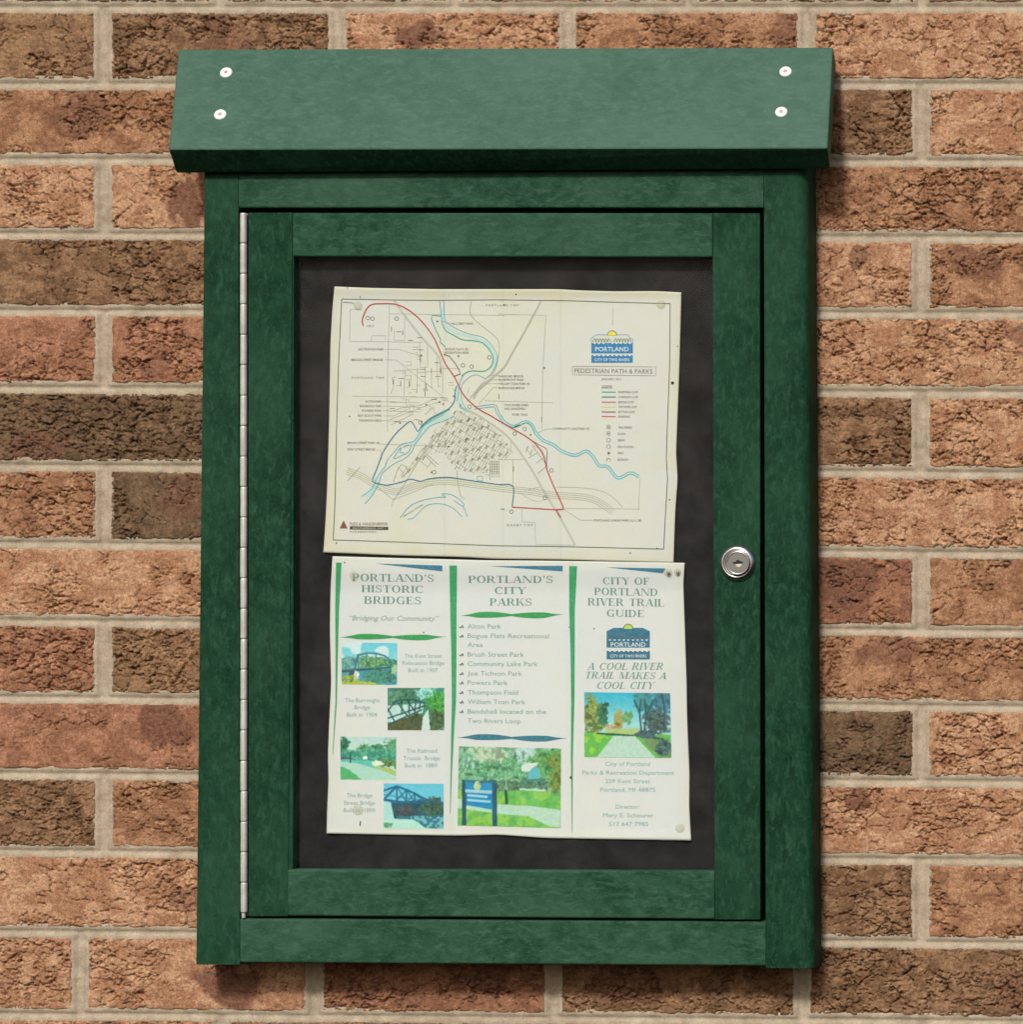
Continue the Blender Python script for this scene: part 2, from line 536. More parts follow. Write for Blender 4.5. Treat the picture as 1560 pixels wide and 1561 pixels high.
def make_brick(x0, x1, row, key, res, seed):
    """heightfield brick; x0,x1 photo pixels between joints; metres inside"""
    r = np.random.default_rng(seed)
    jw = 9.0 + r.random() * 2.0
    bx0, bx1 = (x0 + jw) * S, (x1 - jw) * S
    cxm = (x0 + x1) / 2
    yt, yb = band_y(row, cxm) + 5.6, band_y(row + 1, cxm) - 5.6
    hh = (yb - yt) * S; ww = bx1 - bx0
    nu, nv = max(8, int(ww / res)), max(5, int(hh / res))
    u = np.linspace(0, ww, nu); v = np.linspace(0, hh, nv)
    U, V = np.meshgrid(u, v)                # V downwards
    mm = 1000.0
    x = U * mm; y = V * mm                  # millimetres
    so = seed % 50
    wx = x + 5.0 * (fbm(x / 9, y / 9, so, 3) - 0.5) + 3.0 * (fbm(x / 2.4, y / 2.4, so + 9, 3) - 0.5)
    wy = y + 5.0 * (fbm(x / 9, y / 9, so + 3, 3) - 0.5) + 3.0 * (fbm(x / 2.4, y / 2.4, so + 11, 3) - 0.5)
    rough = ROUGH.get(key, 0.3 + 0.6 * r.random())
    zone = fbm(x / 42, y / 26, so + 20, 3)
    z = sstep(0.5 - (rough - 0.5) * 0.42 - 0.035, 0.5 - (rough - 0.5) * 0.42 + 0.035, zone)
    f1, f2, ca, ox, oy = voro(wx, wy, 17, 9.5, 1.45, r)
    e1 = f2 - f1
    cmask = sstep(0.44, 0.54, fbm(x / 16, y / 12, so + 31, 2))
    f1b, f2b, cb, oxb, oyb = voro(wx * 1.0, wy * 1.0, 6.2, 3.4, 1.6, r)
    e2 = f2b - f1b
    cmask2 = sstep(0.46, 0.56, fbm(x / 8, y / 7, so + 37, 2))
    h = np.zeros_like(x)
    H0 = 1.0
    # torn plates: each plate leans outwards at its lower edge
    h += z * ((ca - 0.5) * 1.1 + np.clip(oy, -8, 8) * 0.06)
    h += z * cmask2 * ((cb - 0.5) * 0.9 + np.clip(oyb, -4, 4) * 0.16)
    wv = 0.38 + 0.5 * fbm(x / 6, y / 6, so + 41, 2)
    h -= z * cmask * 5.0 * np.exp(-(e1 / wv) ** 2)
    h -= z * cmask2 * 3.2 * np.exp(-(e2 / 0.42) ** 2)
    # short jagged tears that run along the face
    tr = fbm(wx / 5.5, wy / 1.7, so + 43, 3)
    h -= (0.25 + 0.75 * z) * 2.6 * sstep(0.66, 0.72, tr)
    # a few long cracks across smooth skin
    h -= (1 - z) * sstep(0.53, 0.58, fbm(x / 30, y / 20, so + 47, 2)) * 3.8 * np.exp(-(e1 / 0.42) ** 2)
    h += z * 1.5 * (fbm(x / 2.6, y / 1.7, so + 44, 3) - 0.5)
    h += 1.1 * (fbm(x / 20, y / 20, so + 17, 2) - 0.5)
    h += 0.5 * (fbm(x / 1.7, y / 1.7, so + 19, 2) - 0.5) * (0.35 + 0.65 * z)
    # ragged arrises
    de = np.minimum(np.minimum(x, ww * mm - x), np.minimum(y, hh * mm - y))
    de = de - 2.2 * (fbm(x / 6, y / 6, so + 23, 4) - 0.38) - 0.3
    h -= 7.0 * (1 - sstep(-0.3, 1.5, de)) + 0.6 * (1 - sstep(0, 5.0, de))
    RECT.append((bx0, yt * S, ww, hh, (band_r[row + 2] - band_l[row + 2]) / 1050.0))
    h[0, :] = h[-1, :] = -14; h[:, 0] = h[:, -1] = -14
    # fired-clay colours
    a, bb = [lin(c) for c in TONES[key_tone(key, row, r)]]
    blot = sstep(0.40, 0.60, fbm(x / 12, y / 9, so + 27, 4))
    C = a[None, None, :] * (1 - blot[..., None]) + bb[None, None, :] * blot[..., None]
    torn = lin((150, 112, 70))
    tm = (z * sstep(0.42, 0.62, fbm(x / 6, y / 5, so + 29, 3)) * 0.45)[..., None]
    C = C * (1 - tm) + (0.55 * C + 0.45 * torn * (C.mean() / torn.mean())) * 0.86 * tm
    sp = (sstep(0.60, 0.72, fbm(x / 3.0, y / 2.4, so + 33, 2)) * 0.28)[..., None]
    C = C * (1 - sp) + lin((204, 144, 108)) * (0.45 + 0.55 * C.mean() / 0.3) * sp
    pc = PATCH.get(key)
    if pc is None and r.random() < 0.4:
        pc = (x0 + r.random() * (x1 - x0), (yt + yb) / 2 + (r.random() - 0.5) * 60, 30 + 30 * r.random(), 20 + 20 * r.random(), 0.7)
    if pc and pc[4] > 0:
        X = (bx0 + U) / S; Y = yt + V / S
        dd = np.sqrt(((X - pc[0]) / pc[2]) ** 2 + ((Y - pc[1]) / pc[3]) ** 2) + 1.1 * (fbm(x / 14, y / 14, so + 51, 4) - 0.5)
        pm = ((1 - sstep(0.8, 1.05, dd)) * pc[4] * 0.85)[..., None]
        C = C * (1 - pm) + lin((128, 84, 66)) * pm
        C = C
    lum = C.mean(-1, keepdims=True)
    C = (C * 0.82 + lum * 0.18 * np.array((1.09, 1.00, 0.80))) * BRICK_K
    slope = (band_r[row + 2] - band_l[row + 2]) / 1050.0 * 1.0
    co = np.zeros((nv, nu, 3))
    co[..., 0] = U - ww / 2
    co[..., 2] = hh / 2 - V - (U - ww / 2) * slope
    co[..., 1] = -h / 1000.0
    loc = (bx0 + ww / 2 - 780 * S, 0, (780.5 * S) - (yt * S + hh / 2))
    me = grid_mesh("brick", co[::-1], mat_brick, C[::-1])
    return me, loc


BRICK_K = 1.04
RECT = []


def key_tone(key, row, r):
    if 0 <= row < 13:
        if key[0] == 'L': return left_t[row]
        if key[0] == 'R': return right_t[row]
    if key == ('M', 0): return 'o'
    if key == ('N', 0): return 't'
    if key == ('M', 12): return 'p'
    if key == ('N', 12): return 'b'
    return 'otbrotgotb'[int(r.random() * 10)]


even_j = [-557, -200, 157, 514, 865, 1229, 1586, 1943]
odd_j = [-379, -22, 335, 692, 1048, 1404, 1761, 2118]
last_j = [-590, -233, 121, 478, 844, 1222, 1579, 1936]
hidden_mesh = None
for row in range(-2, 15):
    js = odd_j if row % 2 else even_j
    if row == 12:
        js = last_j
    for ci in range(len(js) - 1):
        x0, x1 = js[ci], js[ci + 1]
        if x1 < -150 or x0 > 1710:
            continue
        key = ('X', row, ci)
        if x0 < 250 < x1: key = ('L', row)
        elif x0 < 1310 < x1: key = ('R', row)
        elif x0 < 690 < x1 and row in (0, 12): key = ('M', row)
        elif x0 < 1000 < x1 and row in (0, 12): key = ('N', row)
        yt, yb = band_y(row, 780), band_y(row + 1, 780)
        if x0 > 310 and x1 < 1230 and yt > 110 and yb < 1460:      # wholly behind the cabinet
            hw, hz = (x1 - x0 - 24) / 2 * S, (yb - yt - 15) / 2 * S
            me = grid_mesh("brick", np.array([[(-hw, 0.008, -hz), (hw, 0.008, -hz)], [(-hw, 0.008, hz), (hw, 0.008, hz)]]), mat_brick,
                           np.tile(lin((170, 120, 90)) * 0.9, (2, 2, 1)))
            loc = ((x0 + x1) / 2 * S - 780 * S, 0, 780.5 * S - (yt + yb) / 2 * S)
        else:
            far = x1 < 0 or x0 > 1560 or yb < 0 or yt > 1561
            me, loc = make_brick(x0, x1, row, key, 0.0024 if far else 0.00085, 1000 + (row + 3) * 17 + ci * 5)
        o = bpy.data.objects.new("brick", me)
        o.location = loc
        link(o, wall)

# mortar bed behind and between the bricks
res = 0.0015
xs = np.arange(-560, 2130, res / S); ys = np.arange(-240, 1800, res / S)
X, Y = np.meshgrid(xs, ys)
xm, ym = X * S * 1000, Y * S * 1000
nz = 1.7 * (fbm(xm / 11, ym / 9, 3, 3) - 0.5) + 0.8 * (fbm(xm / 3.5, ym / 3, 8, 2) - 0.5)
dist = np.full(X.shape, 1.0)
inside_ = np.zeros(X.shape, bool)
for (rx, ry, rw, rh, sl) in RECT:
    lx = X * S - rx; ly = Y * S - ry - (lx - rw / 2) * sl
    dx = np.maximum(np.maximum(-lx, lx - rw), 0); dy = np.maximum(np.maximum(-ly, ly - rh), 0)
    dist = np.minimum(dist, np.hypot(dx, dy))
    inside_ |= (lx > 0.004) & (lx < rw - 0.004) & (ly > 0.004) & (ly < rh - 0.004)
# struck concave joint: high against the bricks, hollow in the middle
h = -1.1 - 2.3 * sstep(0.0, 0.0034, dist) + nz
h = np.where(inside_, -11.0, h)
co = np.stack([(X - 780) * S, -h / 1000, (780.5 - Y) * S], -1)
me = grid_mesh("mortar", co[::-1], mat_mortar)
link(bpy.data.objects.new("mortar", me), wall)

# ------------------------------------------------------------------ the message board cabinet
board = thing("message_board", P(768, 1473, 0.03), "dark green plastic timber message cabinet with sloped roof board mounted on the brick wall", "notice board")
DF = 0.060


def hexa(name, front, back, mat, parent, bevel=0.0012, seg=2, big=None):
    """front/back: four Vectors each TL TR BR BL"""
    bm = bmesh.new()
    vs = [bm.verts.new(v) for v in list(front) + list(back)]
    F = [(0, 1, 2, 3), (7, 6, 5, 4), (0, 4, 5, 1), (1, 5, 6, 2), (2, 6, 7, 3), (3, 7, 4, 0)]
    for f in F:
        bm.faces.new([vs[i] for i in f])
    bm.edges.ensure_lookup_table()
    if big:
        e = [e for e in bm.edges if {e.verts[0], e.verts[1]} == {vs[big[0]], vs[big[1]]}]
        bmesh.ops.bevel(bm, geom=e, offset=big[2], segments=14, affect='EDGES', profile=0.5)
    elif mat in (mat_h, mat_v) and name != "case_back":
        # only the long edges of a board are rounded, its sawn ends are square
        pairs = ((0, 1), (3, 2), (4, 5), (7, 6)) if mat is mat_h else ((0, 3), (1, 2), (4, 7), (5, 6))
        want = [{vs[a], vs[b]} for a, b in pairs]
        e = [e for e in bm.edges if set(e.verts) in want]
        bmesh.ops.bevel(bm, geom=e, offset=0.0019 if mat is mat_h else 0.0008, segments=4, affect='EDGES', profile=0.5)
    else:
        bmesh.ops.bevel(bm, geom=list(bm.edges), offset=bevel, segments=seg, affect='EDGES', profile=0.5)
    o = bm_obj(name, bm, mat, parent)
    return o


def plank(name, quad, df, db, mat, parent, bevel=0.0012, big=None):
    fr = [P(x, y, df) for x, y in quad]
    bk = [Vector((v.x, -db * DS, v.z)) for v in fr]
    return hexa(name, fr, bk, mat, parent, bevel, 2, big)


# posts of the outer frame; tops cut to the roof slope
def post(quad, big=None):
    fr = [P(x, y, DF) for x, y in quad]
    bk = [Vector((v.x, -0.003, v.z)) for v in fr]
    up = 140 * S
    bk[0].z += up; bk[1].z += up
    return hexa("post", fr, bk, mat_v, board, 0.0013, 2, big)


post([(312, 255), (363.7, 255), (365.7, 1470), (299, 1470)])
post([(1165, 255), (1230, 255), (1240, 1476), (1168, 1475)], big=(1, 2, 0.0100))
plank("rail", [(364.3, 255), (1164.4, 255), (1164.4, 317.5), (364.3, 317.5)], DF - 0.0006, 0.004, mat_h, board, 0.0014)
plank("rail", [(366.3, 1400), (1167.4, 1405), (1167.4, 1472), (366.3, 1467)], DF - 0.0008, 0.004, mat_h, board, 0.0014)
# back of the case
plank("case_back", [(340, 230), (1190, 230), (1190, 1440), (340, 1440)], 0.028, 0.004, mat_v, board)
plank("backing_panel", [(430, 375), (1105, 375), (1105, 1345), (430, 1345)], 0.037, 0.0285, mat_felt, board, 0.0005)

# the door
door_o = bpy.data.objects.new("door", None)
door_o.empty_display_size = 0.02
door_o["label"] = "hinged door with clear pane in the middle of the cabinet"
link(door_o, board)


def dlink(o):
    """re-parent a mesh to the door empty"""
    o.parent = door_o
    o.matrix_parent_inverse = Matrix.Identity(4)
    return o


dq = 0.0588
DB = 0.040
dlink(plank("stile", [(378.5, 324.5), (446.3, 324.5), (439.0, 1396), (379.0, 1396)], dq, DB, mat_v, None, 0.0013))
dlink(plank("stile", [(1086.3, 325), (1159, 325.5), (1159.5, 1401), (1089.5, 1401)], dq, DB, mat_v, None, 0.0013))
dlink(plank("door_rail", [(446.8, 324.5), (1085.8, 325), (1085.8, 392.5), (446.6, 391.5)], dq - 0.0004, DB, mat_h, None, 0.0013))
dlink(plank("door_rail", [(439.5, 1325), (1089.0, 1327.5), (1089.0, 1401), (439.0, 1396)], dq - 0.0004, DB, mat_h, None, 0.0013))
# inner lip of the left stile, so that the opening is straight
dlink(plank("glazing_bead", [(441.5, 390), (448.0, 390), (446.6, 1328), (438.5, 1328)], dq - 0.0016, DB, mat_v, None, 0.0012))
dlink(plank("glass_pane", [(444, 388), (1092, 388), (1092, 1332), (438, 1332)], 0.0490, 0.0465, mat_glass, None, 0.0003))

# piano hinge: knuckles on a pin
hinge = bpy.data.objects.new("piano_hinge", None)
hinge.empty_display_size = 0.02
link(hinge, board)
bm = bmesh.new()
rk = 5.1 * S
prof = [(0, 0.0), (rk * 0.78, 0.0), (rk * 0.97, 0.0007), (rk, 0.0016)]
L = 46.35 * S - 0.0006
rings = []
pr = [(rk * 0.80, 0), (rk * 0.97, 0.0006), (rk, 0.0014), (rk * 1.0, L * 0.5), (rk, L - 0.0014), (rk * 0.97, L - 0.0006), (rk * 0.80, L)]
for rr, zz in pr:
    rings.append([bm.verts.new((rr * math.cos(a * math.tau / 20), rr * math.sin(a * math.tau / 20), zz)) for a in range(20)])
for a, b in zip(rings[:-1], rings[1:]):
    for i in range(20):
        bm.faces.new((a[i], a[(i + 1) % 20], b[(i + 1) % 20], b[i]))
bm.faces.new(rings[0][::-1]); bm.faces.new(rings[-1])
kn = bpy.data.meshes.new("knuckle")
bm.to_mesh(kn); bm.free()
kn.materials.append(mat_hinge)
kn.polygons.foreach_set("use_smooth", [len(p.vertices) == 4 for p in kn.polygons])
hx = 371.5
n_k = 23
for i in range(n_k):
    o = bpy.data.objects.new("knuckle", kn)
    y = 371.0 + 46.35 * i
    q = P(hx + 0.4 * i / n_k, y, 0.0595)
    o.location = q + Vector((random.uniform(-1, 1) * 0.00015, random.uniform(-1, 1) * 0.0002, 0))
    o.rotation_euler = (0, 0, random.random() * 6)
    col.objects.link(o)
    o.parent = hinge
    o.matrix_parent_inverse = Matrix.Identity(4)
bm = bmesh.new()
q0, q1 = P(hx, 328, 0.0595), P(hx, 1398.5, 0.0595)
r1 = []; r2 = []
for a in range(12):
    t = a * math.tau / 12
    r1.append(bm.verts.new((q0.x + 0.0016 * math.cos(t), q0.y + 0.0016 * math.sin(t), q0.z)))
    r2.append(bm.verts.new((q1.x + 0.0016 * math.cos(t), q1.y + 0.0016 * math.sin(t), q1.z)))
for i in range(12):
    bm.faces.new((r1[i], r1[(i + 1) % 12], r2[(i + 1) % 12], r2[i]))
bm.faces.new(r1); bm.faces.new(r2)
o = bm_obj("hinge_pin", bm, mat_hinge, None)
o.parent = hinge
o = plank("hinge_leaf", [(364.6, 326), (378.2, 326), (378.6, 1396), (366.6, 1396)], 0.0545, 0.0535, mat_pin_metal, None, 0.0002)
o.parent = hinge

# roof board
def rp(u, v, under=False):
    """u across 0..1, v down the slope 0..1 on the top (or under) face"""
    if not under:
        a = P(272.5 + (1270.5 - 272.5) * u, 75 - 3 * u, 0.034); b = P(257 + (1262 - 257) * u, 228 - 2 * u, 0.097)
    else:
        a = P(277 + (1275 - 277) * u, 101 - 3 * u, 0.010); b = P(269 + (1265.5 - 269) * u, 265 - 6.5 * u, 0.068)
    return a.lerp(b, v)


def roof_board():
    bm = bmesh.new()
    fr = [rp(0, 0), rp(1, 0), rp(1, 1), rp(0, 1)]
    bk = [rp(0, 0, True), rp(1, 0, True), rp(1, 1, True), rp(0, 1, True)]
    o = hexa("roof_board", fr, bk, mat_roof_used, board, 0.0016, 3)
    # painted light: top and ends stay lit green, downward faces get the shaded dark one
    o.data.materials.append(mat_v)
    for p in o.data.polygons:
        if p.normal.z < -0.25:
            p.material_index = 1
    return o


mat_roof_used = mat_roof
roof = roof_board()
n_roof = (rp(1, 0) - rp(0, 0)).cross(rp(0, 1) - rp(0, 0)).normalized()
if n_roof.y > 0:
    n_roof = -n_roof


def lathe(bm, prof, seg, M, off=(0, 0)):
    rings = []
    for r, z in prof:
        if r <= 1e-7:
            rings.append([bm.verts.new(M @ Vector((off[0], off[1], z)))])
        else:
            rings.append([bm.verts.new(M @ Vector((off[0] + r * math.cos(i * math.tau / seg), off[1] + r * math.sin(i * math.tau / seg), z))) for i in range(seg)])
    for a, b in zip(rings[:-1], rings[1:]):
        if len(a) == 1 and len(b) == 1: continue
        for i in range(seg):
            j = (i + 1) % seg
            if len(a) == 1: bm.faces.new((a[0], b[i], b[j]))
            elif len(b) == 1: bm.faces.new((a[i], a[j], b[0]))
            else: bm.faces.new((a[i], a[j], b[j], b[i]))


rot = n_roof.to_track_quat('Z', 'X').to_matrix().to_4x4()


def tri_at(px, py):
    """roof point seen at px,py: solve for u,v"""
    lo = (0.5, 0.5)
    u, v = lo
    for _ in range(30):
        w = rp(u, v)
        k = (ZC + w.y) / ZC
        sx = ((w.x - XC) / k + XC) / S + 780; sy = 780.5 - ((w.z - ZZ) / k + ZZ) / S
        u += (px - sx) / 1000.0; v += (py - sy) / 155.0
    return rp(u, v)


for (sx, sy) in ((345, 111.5), (336, 175.5), (1198, 110), (1191.5, 171.5)):
    M = Matrix.Translation(tri_at(sx, sy)) @ rot
    bm = bmesh.new()
    r0 = 9.2 * S
    lathe(bm, [(r0, -0.001), (r0, 0.0005), (r0 * 0.93, 0.0011), (r0 * 0.75, 0.0015), (r0 * 0.36, 0.0017), (r0 * 0.34, 0.0009), (0, 0.0009)], 28, M)
    s = bm_obj("screw_cap", bm, mat_white_cap, None, True)
    s.parent = roof
    bm = bmesh.new()
    lathe(bm, [(r0 * 0.36, 0.00085), (r0 * 0.34, 0.00135), (r0 * 0.14, 0.00125), (r0 * 0.10, 0.0010), (0, 0.0010)], 6, M)
    s = bm_obj("screw_head", bm, mat_cap_core, None)
    s.parent = roof
for ch in roof.children:
    ch.matrix_parent_inverse = Matrix.Identity(4)

# cam lock on the right stile
lock = bpy.data.objects.new("cam_lock", None)
lock.empty_display_size = 0.01
lock["label"] = "round chrome key lock on the right door stile"
link(lock, board)
LM = Matrix.Translation(P(1125, 858, dq)) @ Matrix.Rotation(R(90), 4, 'X')
u_ = S
bm = bmesh.new()
lathe(bm, [(27.5 * u_, -0.001), (27.5 * u_, 0.0008), (26.5 * u_, 0.0022), (23.5 * u_, 0.0040), (21 * u_, 0.0046), (19.8 * u_, 0.0040), (19 * u_, 0.0034), (17.5 * u_, 0.0034)], 64, LM)
o = bm_obj("collar", bm, mat_chrome, None, True); o.parent = lock
bm = bmesh.new()
lathe(bm, [(18.2 * u_, 0.0030), (18.2 * u_, 0.0066), (17.6 * u_, 0.0074), (16.6 * u_, 0.0077), (15.6 * u_, 0.0074), (15.2 * u_, 0.0069)], 64, LM, (2.6 * u_, 0))
o = bm_obj("lock_ring", bm, mat_chrome, None, True); o.parent = lock
bm = bmesh.new()
lathe(bm, [(15.6 * u_, 0.0060), (15.4 * u_, 0.00705), (0, 0.00705)], 64, LM, (2.6 * u_, 0))
o = bm_obj("lock_face", bm, mat_plug, None); o.parent = lock
bm = bmesh.new()
pts = [(-8.5, 0.8), (-3.5, 1.8), (-2.2, 3.6), (0, 5.2), (2.2, 3.8), (4, 2.6), (7.5, 1.8), (7.8, 0), (4, -1.2), (-2, -1.8), (-6.5, -1.2)]
vv = [bm.verts.new(LM @ Vector(((2.6 + x) * u_, y * u_, 0.00715))) for x, y in pts]
bm.faces.new(vv)
o = bm_obj("keyhole", bm, mat_black, None); o.parent = lock
bm = bmesh.new()
pts = [(-3.5, -1.7), (4.5, -1.2), (6, -2.6), (4, -5.2), (0.5, -6.2), (-2.4, -4.6)]
vv = [bm.verts.new(LM @ Vector(((2.8 + x) * u_, y * u_, 0.00725))) for x, y in pts]
bm.faces.new(vv)
o = bm_obj("keyhole_lip", bm, mat_bright, None); o.parent = lock

# children of empties that are themselves children of the board: the empties sit at the world origin
for e in (door_o, hinge, lock):
    e.location = (0, 0, 0)

# ------------------------------------------------------------------ sheets of paper
def ip(pts, t, axis):
    a = np.array(pts, float)
    return np.interp(t, a[:, axis], a[:, 1 - axis])


def edge_curve(pts, t):
    a = np.array(pts, float)
    s = np.linspace(0, 1, 200)
    seg = np.r_[0, np.cumsum(np.hypot(*np.diff(a, axis=0).T))]; seg /= seg[-1]
    x = np.interp(s, seg, a[:, 0]); y = np.interp(s, seg, a[:, 1])
    k = np.ones(9) / 9
    def sm(q):
        qq = np.r_[[q[0]] * 4, q, [q[-1]] * 4]
        lin_ = np.convolve(qq, k, 'valid'); lin_[0] = q[0]; lin_[-1] = q[-1]
        return lin_
    return np.interp(t, s, sm(x)), np.interp(t, s, sm(y))


def sheet(name, top, right, bottom, left, dfun, mat, parent, nu=330, nv=240):
    u = np.linspace(0, 1, nu); v = np.linspace(0, 1, nv)
    U, V = np.meshgrid(u, v)
    tx, ty = edge_curve(top, u); bx, by = edge_curve(bottom, u)
    lx, ly = edge_curve(left, v); rx, ry = edge_curve(right, v)
    def coons(t, b, l, r):
        return ((1 - V) * t[None, :] + V * b[None, :] + (1 - U) * l[:, None] + U * r[:, None]
                - ((1 - U) * (1 - V) * t[0] + U * (1 - V) * t[-1] + (1 - U) * V * b[0] + U * V * b[-1]))
    X = coons(tx, bx, lx, rx); Y = coons(ty, by, ly, ry)
    co = Pn(X, Y, dfun(X, Y))
    # yellowed edges and faint water stains of the sheet itself
    ex = np.minimum(U, 1 - U) * (tx.max() - tx.min()); ey = np.minimum(V, 1 - V) * (ly.max() - ly.min())
    de = np.minimum(ex, ey) + 16 * (fbm(X / 40, Y / 40, 14, 3) - 0.5)
    st_ = (1 - sstep(0, 20, de)) * 0.75 + 0.55 * sstep(0.56, 0.75, fbm(X / 60, Y / 60, 24, 4)) * (1 - sstep(0, 90, np.minimum(ex, ey)))
    st_ = np.clip(st_, 0, 1)[..., None]
    C = 1 - st_ * np.array((0.02, 0.055, 0.20)) * (1.0 if dfun is d_map else 0.55)
    for fx in (678, 767, 855) if dfun is d_map else (690, 873):
        C = C * (1 - 0.05 * np.exp(-((X - fx) / 1.6) ** 2))[..., None]
    me = grid_mesh(name, co[::-1], mat, C[::-1])
    o = bpy.data.objects.new(name, me)
    link(o, parent)
    md = o.modifiers.new("thickness", 'SOLIDIFY')
    md.thickness = 0.00018
    md.offset = -1
    return o


def d_map(x, y):
    x = np.asarray(x, float); y = np.asarray(y, float)
    lift = 0.0006 + 0.0007 * np.sin(x / 88.0 + y / 260) ** 2 + 0.0006 * np.sin(x / 37.0 + 0.5 + y / 95) * np.sin(y / 71.0)
    curl = 0.0016 * np.exp(-((x - 500) / 14.0) ** 2) + 0.0016 * np.exp(-((y - 441) / 10.0) ** 2) + 0.0012 * np.exp(-((x - 1034) / 14.0) ** 2)
    fold = -0.0005 * np.exp(-((x - 678) / 5.0) ** 2) - 0.0005 * np.exp(-((x - 855) / 5.0) ** 2)
    return 0.0382 + lift + curl + fold


def d_bro(x, y):
    x = np.asarray(x, float); y = np.asarray(y, float)
    lift = 0.0004 + 0.0007 * np.sin(x / 77.0 + y / 200 + 1) ** 2 + 0.0005 * np.sin(x / 41.0) * np.sin(y / 63.0 + 0.4)
    over = 0.0034 * sstep(905, 862, y)                # lies over the foot of the map
    fold = -0.0009 * np.exp(-((x - 690) / 5.0) ** 2) - 0.0009 * np.exp(-((x - 873) / 5.0) ** 2)
    curl = 0.0014 * np.exp(-((x - 502) / 12.0) ** 2) + 0.0014 * np.exp(-((x - 1050) / 12.0) ** 2) + 0.001 * np.exp(-((y - 1277) / 9.0) ** 2)
    return 0.0384 + lift + over + fold + curl


map_t = thing("trail_map_sheet", P(765, 855, 0.038), "large aged paper map of pedestrian paths and parks pinned above the brochure sheet", "map")
bro_t = thing("brochure_sheet", P(775, 1277, 0.038), "three column printed park and bridge brochure sheet pinned below the map", "brochure")

sheet("map_paper", [(510, 437), (560, 439), (660, 441), (760, 441), (850, 441), (885, 443), (940, 444.5), (1000, 444), (1039, 446)],
      [(1039, 446), (1036, 560), (1033, 640), (1031, 690), (1033.5, 730), (1030, 775), (1029, 800), (1027, 858)],
      [(493, 842), (600, 846.5), (700, 849), (760, 852), (850, 853), (1027, 858)],
      [(510, 437), (507, 470), (504, 520), (502, 640), (499, 740), (496, 800), (493, 842)], d_map, mat_paper_map, map_t)
sheet("brochure_paper", [(507, 848), (620, 851), (740, 854), (860, 855), (1044, 858)],
      [(1044, 858), (1042, 890), (1045, 980), (1047, 1040), (1048, 1100), (1051.5, 1180), (1051, 1230), (1054, 1281)],
      [(498, 1270), (600, 1272), (700, 1273.5), (760, 1272), (830, 1277), (940, 1279), (1054, 1281)],
      [(507, 848), (504, 900), (503, 960), (505, 1040), (502, 1100), (500, 1150), (501, 1190), (499, 1230), (498, 1270)], d_bro, mat_paper_bro, bro_t)


